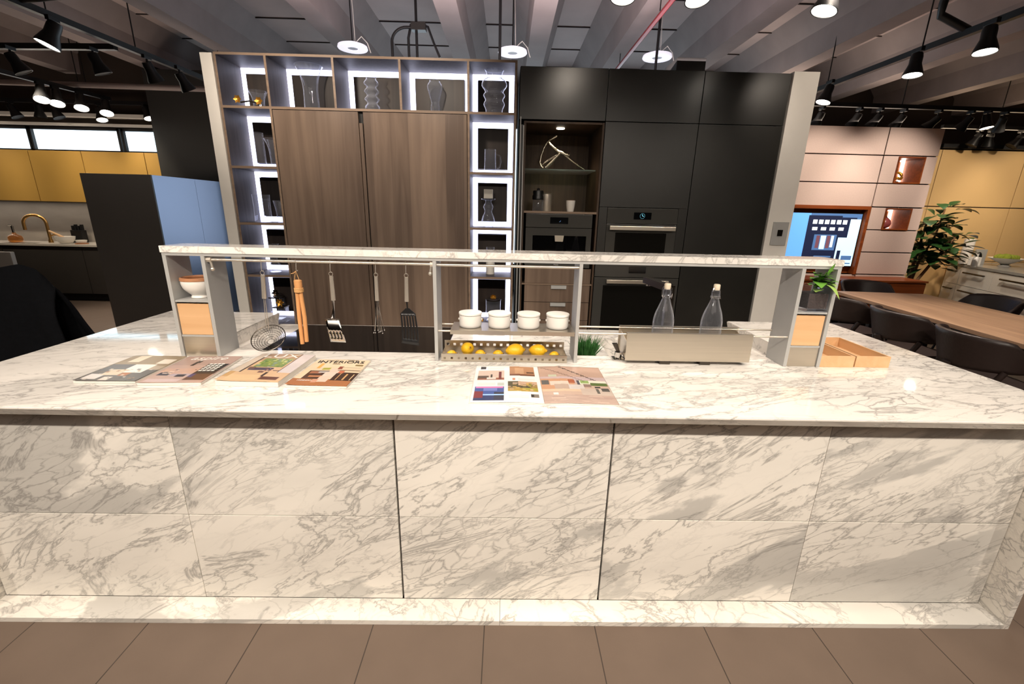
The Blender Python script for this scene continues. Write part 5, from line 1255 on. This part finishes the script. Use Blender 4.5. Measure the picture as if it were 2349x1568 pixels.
def spot(label, p, aim, lit=1, rot=0., power=0., size=95, colr=(1, .87, .73), top=None, k=1.35):
    """track spot; p = lens centre, aim = direction of the beam"""
    ztop = top if top else TZ
    d = Vector(aim).normalized(); c = Vector(p); back = c - d*.108*k
    joint = Vector((back.x, back.y, max(back.z+.02, ztop-.10))); t = thing('track_spotlight', label, 'spotlight', joint, 0, 'spotlights on the ceiling tracks'); o = joint
    mb = MB(o); mb.box(joint.x-.016, joint.x+.016, joint.y-.05, joint.y+.05, ztop-.035, ztop-.0005, bev=.003); mb.build('adapter', M['black'], t)
    mb = MB(o); mb.cyl((joint.x, joint.y, ztop-.035), (joint.x, joint.y, back.z+.02), .010, n=10); mb.cyl(back - d*.0, back+d*.0+Vector((0, 0, .03)), .014, n=10); mb.build('stem', M['black'], t)
    q = d.to_track_quat('Z', 'Y').to_matrix()
    mb = MB(o); mb.lathe([(a*k, b*k*.72) for a, b in [(0, -.03), (.030, -.03), (.034, 0), (.034, .055), (.054, .135), (.056, .152), (.052, .152), (.050, .14), (.0, .135)]], back, 24, q); mb.build('lamp_body', M['black'], t)
    mb = MB(o); mb.lathe([(0, 0), (.0485*k, 0), (.0485*k, .004), (0, .0055)], back+d*.1033*k, 24, q); mb.build('lens', M['lens'] if lit == 1 else (M['lenssoft'] if lit == 2 else M['dark']), t)
    if power:
        LIGHTS.append((c+d*.01, d, power, size, colr))
    return t
# lit ones in view
down = (0, 0, -1)
spot('lit spotlight tilted left on the long left track', (-3.80, 2.75, 2.80), (-.35, -.30, -1), 1, power=60, k=1.5)
for (x, y), lb in zip(((-5.93, 4.86), (-5.95, 5.08), (-5.86, 5.33), (-5.80, 5.66)), ('lit spotlight, first of the lit row in the far left kitchen', 'lit spotlight, second of the lit row in the far left kitchen', 'lit spotlight, third of the lit row in the far left kitchen', 'lit spotlight, last of the lit row, nearest the charcoal column')):
    spot(lb, (x, y, 2.80), (.28, -.42, -1), 1, power=70, k=1.5)
spot('lit spotlight closest to the right edge on the right track', (3.57, 2.30, 2.80), (-.05, -.12, -1), 1, power=110)
spot('lit spotlight in the middle of the right track', (3.55, 2.90, 2.80), (-.08, -.1, -1), 1, power=110)
spot('lit spotlight beside the white end wall on the right track', (3.46, 3.92, 2.80), (-.3, -.05, -1), 1, power=80)
spot('lit spotlight among dark ones on the right cross track', (6.50, 5.06, 2.80), (.1, -.2, -1), 1, power=60)
spot('lit spotlight pointing down above the black cabinets, right of the red pipe', (1.93, 1.70, 2.80), (-.28, -.05, -1), 1, power=0)
spot('warm lit spotlight at the top edge, above the black cabinets', (1.106, 1.60, 2.80), (.05, -.25, -1), 1, power=0)
spot('lit spotlight cut by the top edge, left of the red pipe', (.66, 1.60, 2.80), (-.1, -.2, -1), 1, power=0)
spot('small half-lit spotlight below the lit row in the far left kitchen', (-6.15, 5.98, 2.76), (.35, -.25, -1), 2, top=3.0)
# dark ones
for x, y, z, a, lb in ((-4.86, 3.60, 2.80, (.35, .3, -1), 'dark spotlight at the left edge on the short cross track'), (-4.04, 3.56, 2.80, (.25, .25, -1), 'dark spotlight near the middle of the short cross track'),
                       (-3.70, 3.80, 2.80, (.1, .5, -1), 'dark spotlight on the left track, right of the cross track'), (-3.60, 4.15, 2.80, (.25, .5, -1), 'dark spotlight on the left track, closest to the white end wall'),
                       (-7.44, 6.02, 2.78, (.4, .1, -1), 'dark spotlight leftmost above the strip window'), (-7.08, 6.0, 2.78, (-.1, .1, -1), 'dark spotlight second above the strip window'), (-6.80, 6.0, 2.78, (.4, .1, -1), 'dark spotlight third above the strip window')):
    spot(lb, (x, y, z), a, 0, top=3.0 if y > 5.9 else TZ)
spot('pale spotlight beside the charcoal column above the strip window', (-5.45, 6.0, 2.80), (.4, -.2, -1), 2, top=3.0)
names_ = ['dark spotlight on the right cross track, closest to the white end wall', 'dark spotlight second along the right cross track', 'dark spotlight third along the right cross track', 'dark spotlight fourth along the right cross track', 'dark spotlight fifth along the right cross track, tilted most',
          'dark spotlight left of the lit one on the right cross track', 'dark spotlight right of the lit one on the right cross track']
for x, tl, lb in zip((4.23, 4.73, 5.00, 5.33, 5.78, 6.26, 6.80), (-.1, -.2, -.35, -.3, -.7, -.3, .3), names_):
    spot(lb, (x, 5.20, 2.80), (tl, .55, -1), 0)
for x, tl, lb in ((7.12, -.4, 'dark spotlight first on the farther right track'), (7.38, .2, 'dark spotlight second on the farther right track'), (7.75, -.6, 'dark spotlight third on the farther right track')):
    spot(lb, (x, 5.85, 2.70), (tl, .2, -1), 0, top=2.93)
# round white ceiling fixtures
d0 = None
for x, y, lb in ((-1.68, 3.98, 'round white ceiling fixture above the second bookcase compartment'), (.03, 3.98, 'round white ceiling fixture above the right end of the bookcase'), (1.60, 4.0, 'round white ceiling fixture above the middle black cabinet')):
    if d0 is None:
        d0 = thing('ceiling_fixture', lb, 'ceiling fixture', (x, y, 3.2), 0, 'round ceiling fixtures')
        mb = MB(); mb.lathe([(.055, .002), (.150, 0), (.156, .008), (.15, .03), (.06, .06), (.055, .06)], n=40); mb.build('ring', M['disc'], d0)
        mb = MB(); mb.lathe([(0, .010), (.055, .006), (.054, .06), (0, .07)], n=24); mb.build('grille', M['greymetal'], d0)
        mb = MB(); mb.cyl((0, 0, .068), (0, 0, ZC-3.2), .007, n=8); mb.build('suspension', M['black'], d0)
        mb = MB(); mb.tube([(.03, 0, .06), (.10, 0, .12), (.16, 0, .06), (.19, 0, -.03)], .005, 6); mb.tube([(.03, 0, .06), (.02, .02, .4), (.0, .03, ZC-3.2)], .004, 6); mb.build('cable', M['white'], d0)
    else: dup(d0, (x, y, 3.2), 0, lb)
# pipes, rods
sp = thing('sprinkler_pipe', 'glossy red sprinkler pipe running under the ceiling', 'pipe', (1.34, 3.7, 3.32)); o = (1.34, 3.7, 3.32)
mb = MB(o); mb.cyl((1.37, 2.6, 3.32), (1.33, 7.4, 3.32), .022, n=16); mb.build('pipe_run', M['redpipe'], sp)
for y in (3.2, 4.7, 6.2):
    mb = MB(o); mb.cyl((1.35, y, 3.34), (1.35, y, 3.452), .005, n=8); mb.build('hanger', M['black'], sp)
cn = thing('conduit_assembly', 'black conduit with bent pipes and a junction box above the bookcase', 'conduit', (-1.0, 3.9, 3.3)); o = (-1.0, 3.9, 3.3)
mb = MB(o); mb.cyl((-.98, 3.9, 2.9), (-.98, 3.9, ZC), .014, n=10); mb.build('hanger', M['black'], cn)
mb = MB(o); mb.tube([(-1.24, 3.9, 2.95), (-1.24, 3.9, 3.25)] + [(-1.24+.16-.16*math.cos(a), 3.9, 3.25+.14*math.sin(a)) for a in [PI*i/16 for i in range(1, 9)]] + [(-.99, 3.9, 3.39)], .015, 10); mb.build('bend', M['black'], cn)
mb = MB(o); mb.tube([(-1.07, 3.92, 2.95), (-1.07, 3.92, 3.30), (-1.04, 3.92, 3.42), (-.98, 3.92, 3.43)], .014, 10); mb.build('bend', M['black'], cn)
mb = MB(o); mb.tube([(-.93, 3.9, 3.42), (-.86, 3.9, 3.40), (-.80, 3.9, 3.25), (-.74, 3.9, 3.12)], .012, 8); mb.build('bend', M['black'], cn)
mb = MB(o); mb.box(-1.03, -.88, 3.86, 3.95, 3.36, 3.43, bev=.004); mb.build('junction_box', M['charcoal'], cn)
for x, y, z0, lb in ((-.10, 3.6, 2.85, 'black hanging rod over the right end of the bookcase'), (1.52, 3.75, 2.9, 'black hanging rod beside the red pipe')):
    mb = MB((x, y, z0)); mb.cyl((x, y, z0), (x, y, ZC), .014, n=10); tag(mb.build('hanger_rod', M['black']), lb, 'rod', 'hanging rods')
for sx_, lb, pts in ((0, 'black power conduit bending down to the left track', [(-3.30, 2.52, ZC), (-3.34, 2.55, 3.15), (-3.42, 2.55, 3.08), (-3.85, 2.62, 3.07)]),
                     (1, 'black power conduit bending down to the right track', [(3.50, 2.62, ZC), (3.48, 2.68, 3.25), (3.50, 2.70, 3.18), (3.72, 2.66, 3.07)])):
    mb = MB(pts[-1]); mb.tube(pts, .03, 10); tag(mb.build('power_conduit', M['black']), lb, 'conduit')
mb = MB((0, 0, 0)); mb.cyl((-9.5, 5.5, 3.15), (-2.7, 5.5, 3.10), .035, n=10); tag(mb.build('ceiling_pipe', M['concrete_beam']), 'long grey pipe crossing under the left ceiling', 'pipe')

# ================================================================== LIGHTING
def spotlight(loc, d, power, ang=70, blend=.5, col=(1, .88, .75), size=.05):
    l = bpy.data.lights.new('lamp', 'SPOT'); l.energy = power; l.spot_size = rad(ang); l.spot_blend = blend; l.color = col; l.shadow_soft_size = size
    ob = bpy.data.objects.new('lamp', l); C.objects.link(ob); ob.location = loc; ob.rotation_euler = Vector(d).to_track_quat('-Z', 'Y').to_euler()
def area(loc, d, power, sx, sy, col=(1, .9, .8)):
    l = bpy.data.lights.new('area_fill', 'AREA'); l.energy = power; l.shape = 'RECTANGLE'; l.size = sx; l.size_y = sy; l.color = col
    ob = bpy.data.objects.new('area_fill', l); C.objects.link(ob); ob.location = loc; ob.rotation_euler = Vector(d).to_track_quat('-Z', 'Y').to_euler()
for p, d, pw, sz, cl in LIGHTS: spotlight(p, d, pw, sz, .6, cl, .05)
# track of spots just behind the camera, aimed at the island
for x in (-3.0, -1.8, -.6, .6, 1.8, 3.0):
    spotlight((x, -2.0, 3.0), (-.10*x, 2.0, -2.2), 164, 88, .9, size=.04)
# lamps added straight down, brightening the worktop but not the front panels
for x in (-2.0, -1.0, 0., 1.0, 2.0): spotlight((x, -.25, 2.95), (0, .12, -2.05), 28, 100, .9, size=.06)
# track over the back of the island
for x in (-1.5, -.3, .66, 1.1, 1.93):
    spotlight((x, 1.45, 2.74), (-.1*x, -.1, -1.9), 40, 85, .7)
for x, pw, an in ((-2.45, 30, 60), (-1.7, 75, 80), (-.75, 75, 80), (.62, 30, 50), (1.95, 30, 50), (2.5, 22, 60)):
    spotlight((x, 1.55, 2.88), (0, 1.05, -.45), pw, an, .9, (1, .86, .72))
# right wall, ochre wall, mustard cabinets
for x in (4.2, 5.2): spotlight((x, 3.6, 2.95), (0, 1.4, -1.2), 125, 75, .7, (1, .86, .74))
for x in (7.0, 8.2): spotlight((x, 4.6, 2.95), (0, 1.4, -1.2), 62, 80, .7, (1, .82, .62))
spotlight((5.6, 3.6, 2.95), (1.7, 1.2, -1.9), 170, 80, .7, (1, .86, .72))
for x in (-8.2, -6.8, -5.9): spotlight((x, 4.6, 2.95), (0, 1.2, -1.05), 70, 75, .7, (1, .86, .66))
spotlight((.462, 2.83, 2.28), (0, 0, -1), 9, 120, .6, (1, .82, .6))
# unseen soft fill added overhead, behind the camera
area((0, -2.5, 3.35), (0, 0, -1), 60, 5, 3, (1, .88, .76))
# unseen uplights added on top of the furniture to brighten the ceiling
area((4.4, 5.25, 2.85), (0, 0, 1), 14, 2.6, .3, (1, .80, .64)); area((8.0, 5.9, 2.85), (0, -.3, 1), 14, 3., .3, (1, .76, .52))
area((-4.6, 4.8, 1.95), (-.2, 0, 1), 10, .6, 1.1, (1, .82, .68)); area((-7.5, 6.0, 2.36), (0, -.6, 1), 8, 4., .2, (1, .84, .7))
area((0, 3.0, 2.82), (0, .2, 1), 36, 4., .4, (1, .84, .84))
area((-7.6, 6.05, 1.555), (0, 0, -1), 7, 4.2, .12, (1, .88, .74)); spotlight((-4.7, 2.5, 2.95), (-.05, 1.6, -1.7), 60, 70, .7, (1, .88, .76))  # strip added under the wall cabinets, extra spot added for the charcoal front
w = bpy.data.worlds.new('sky'); sc.world = w; w.use_nodes = True
nt = w.node_tree; bg = nt.nodes['Background']
tcw = nt.nodes.new('ShaderNodeTexCoord'); nzw = nt.nodes.new('ShaderNodeTexNoise'); nzw.inputs['Scale'].default_value = 9
rw = nt.nodes.new('ShaderNodeValToRGB'); rw.color_ramp.elements[0].color = (.50, .82, .98, 1); rw.color_ramp.elements[1].color = (.95, .97, 1, 1); rw.color_ramp.elements[0].position = .35; rw.color_ramp.elements[1].position = .6
nt.links.new(tcw.outputs['Generated'], nzw.inputs['Vector']); nt.links.new(nzw.outputs['Fac'], rw.inputs[0]); nt.links.new(rw.outputs[0], bg.inputs['Color']); bg.inputs['Strength'].default_value = 2.8

vs = sc.view_settings; vs.view_transform = 'Standard'; vs.look = 'None'; vs.gamma = 1; vs.exposure = 0.; vs.use_curve_mapping = False
cyc = sc.cycles
cyc.use_denoising = True; cyc.max_bounces = 10; cyc.transmission_bounces = 10; cyc.glossy_bounces = 4; cyc.diffuse_bounces = 4; cyc.transparent_max_bounces = 8
cyc.sample_clamp_indirect = 4; cyc.caustics_reflective = False; cyc.caustics_refractive = False; cyc.blur_glossy = .5
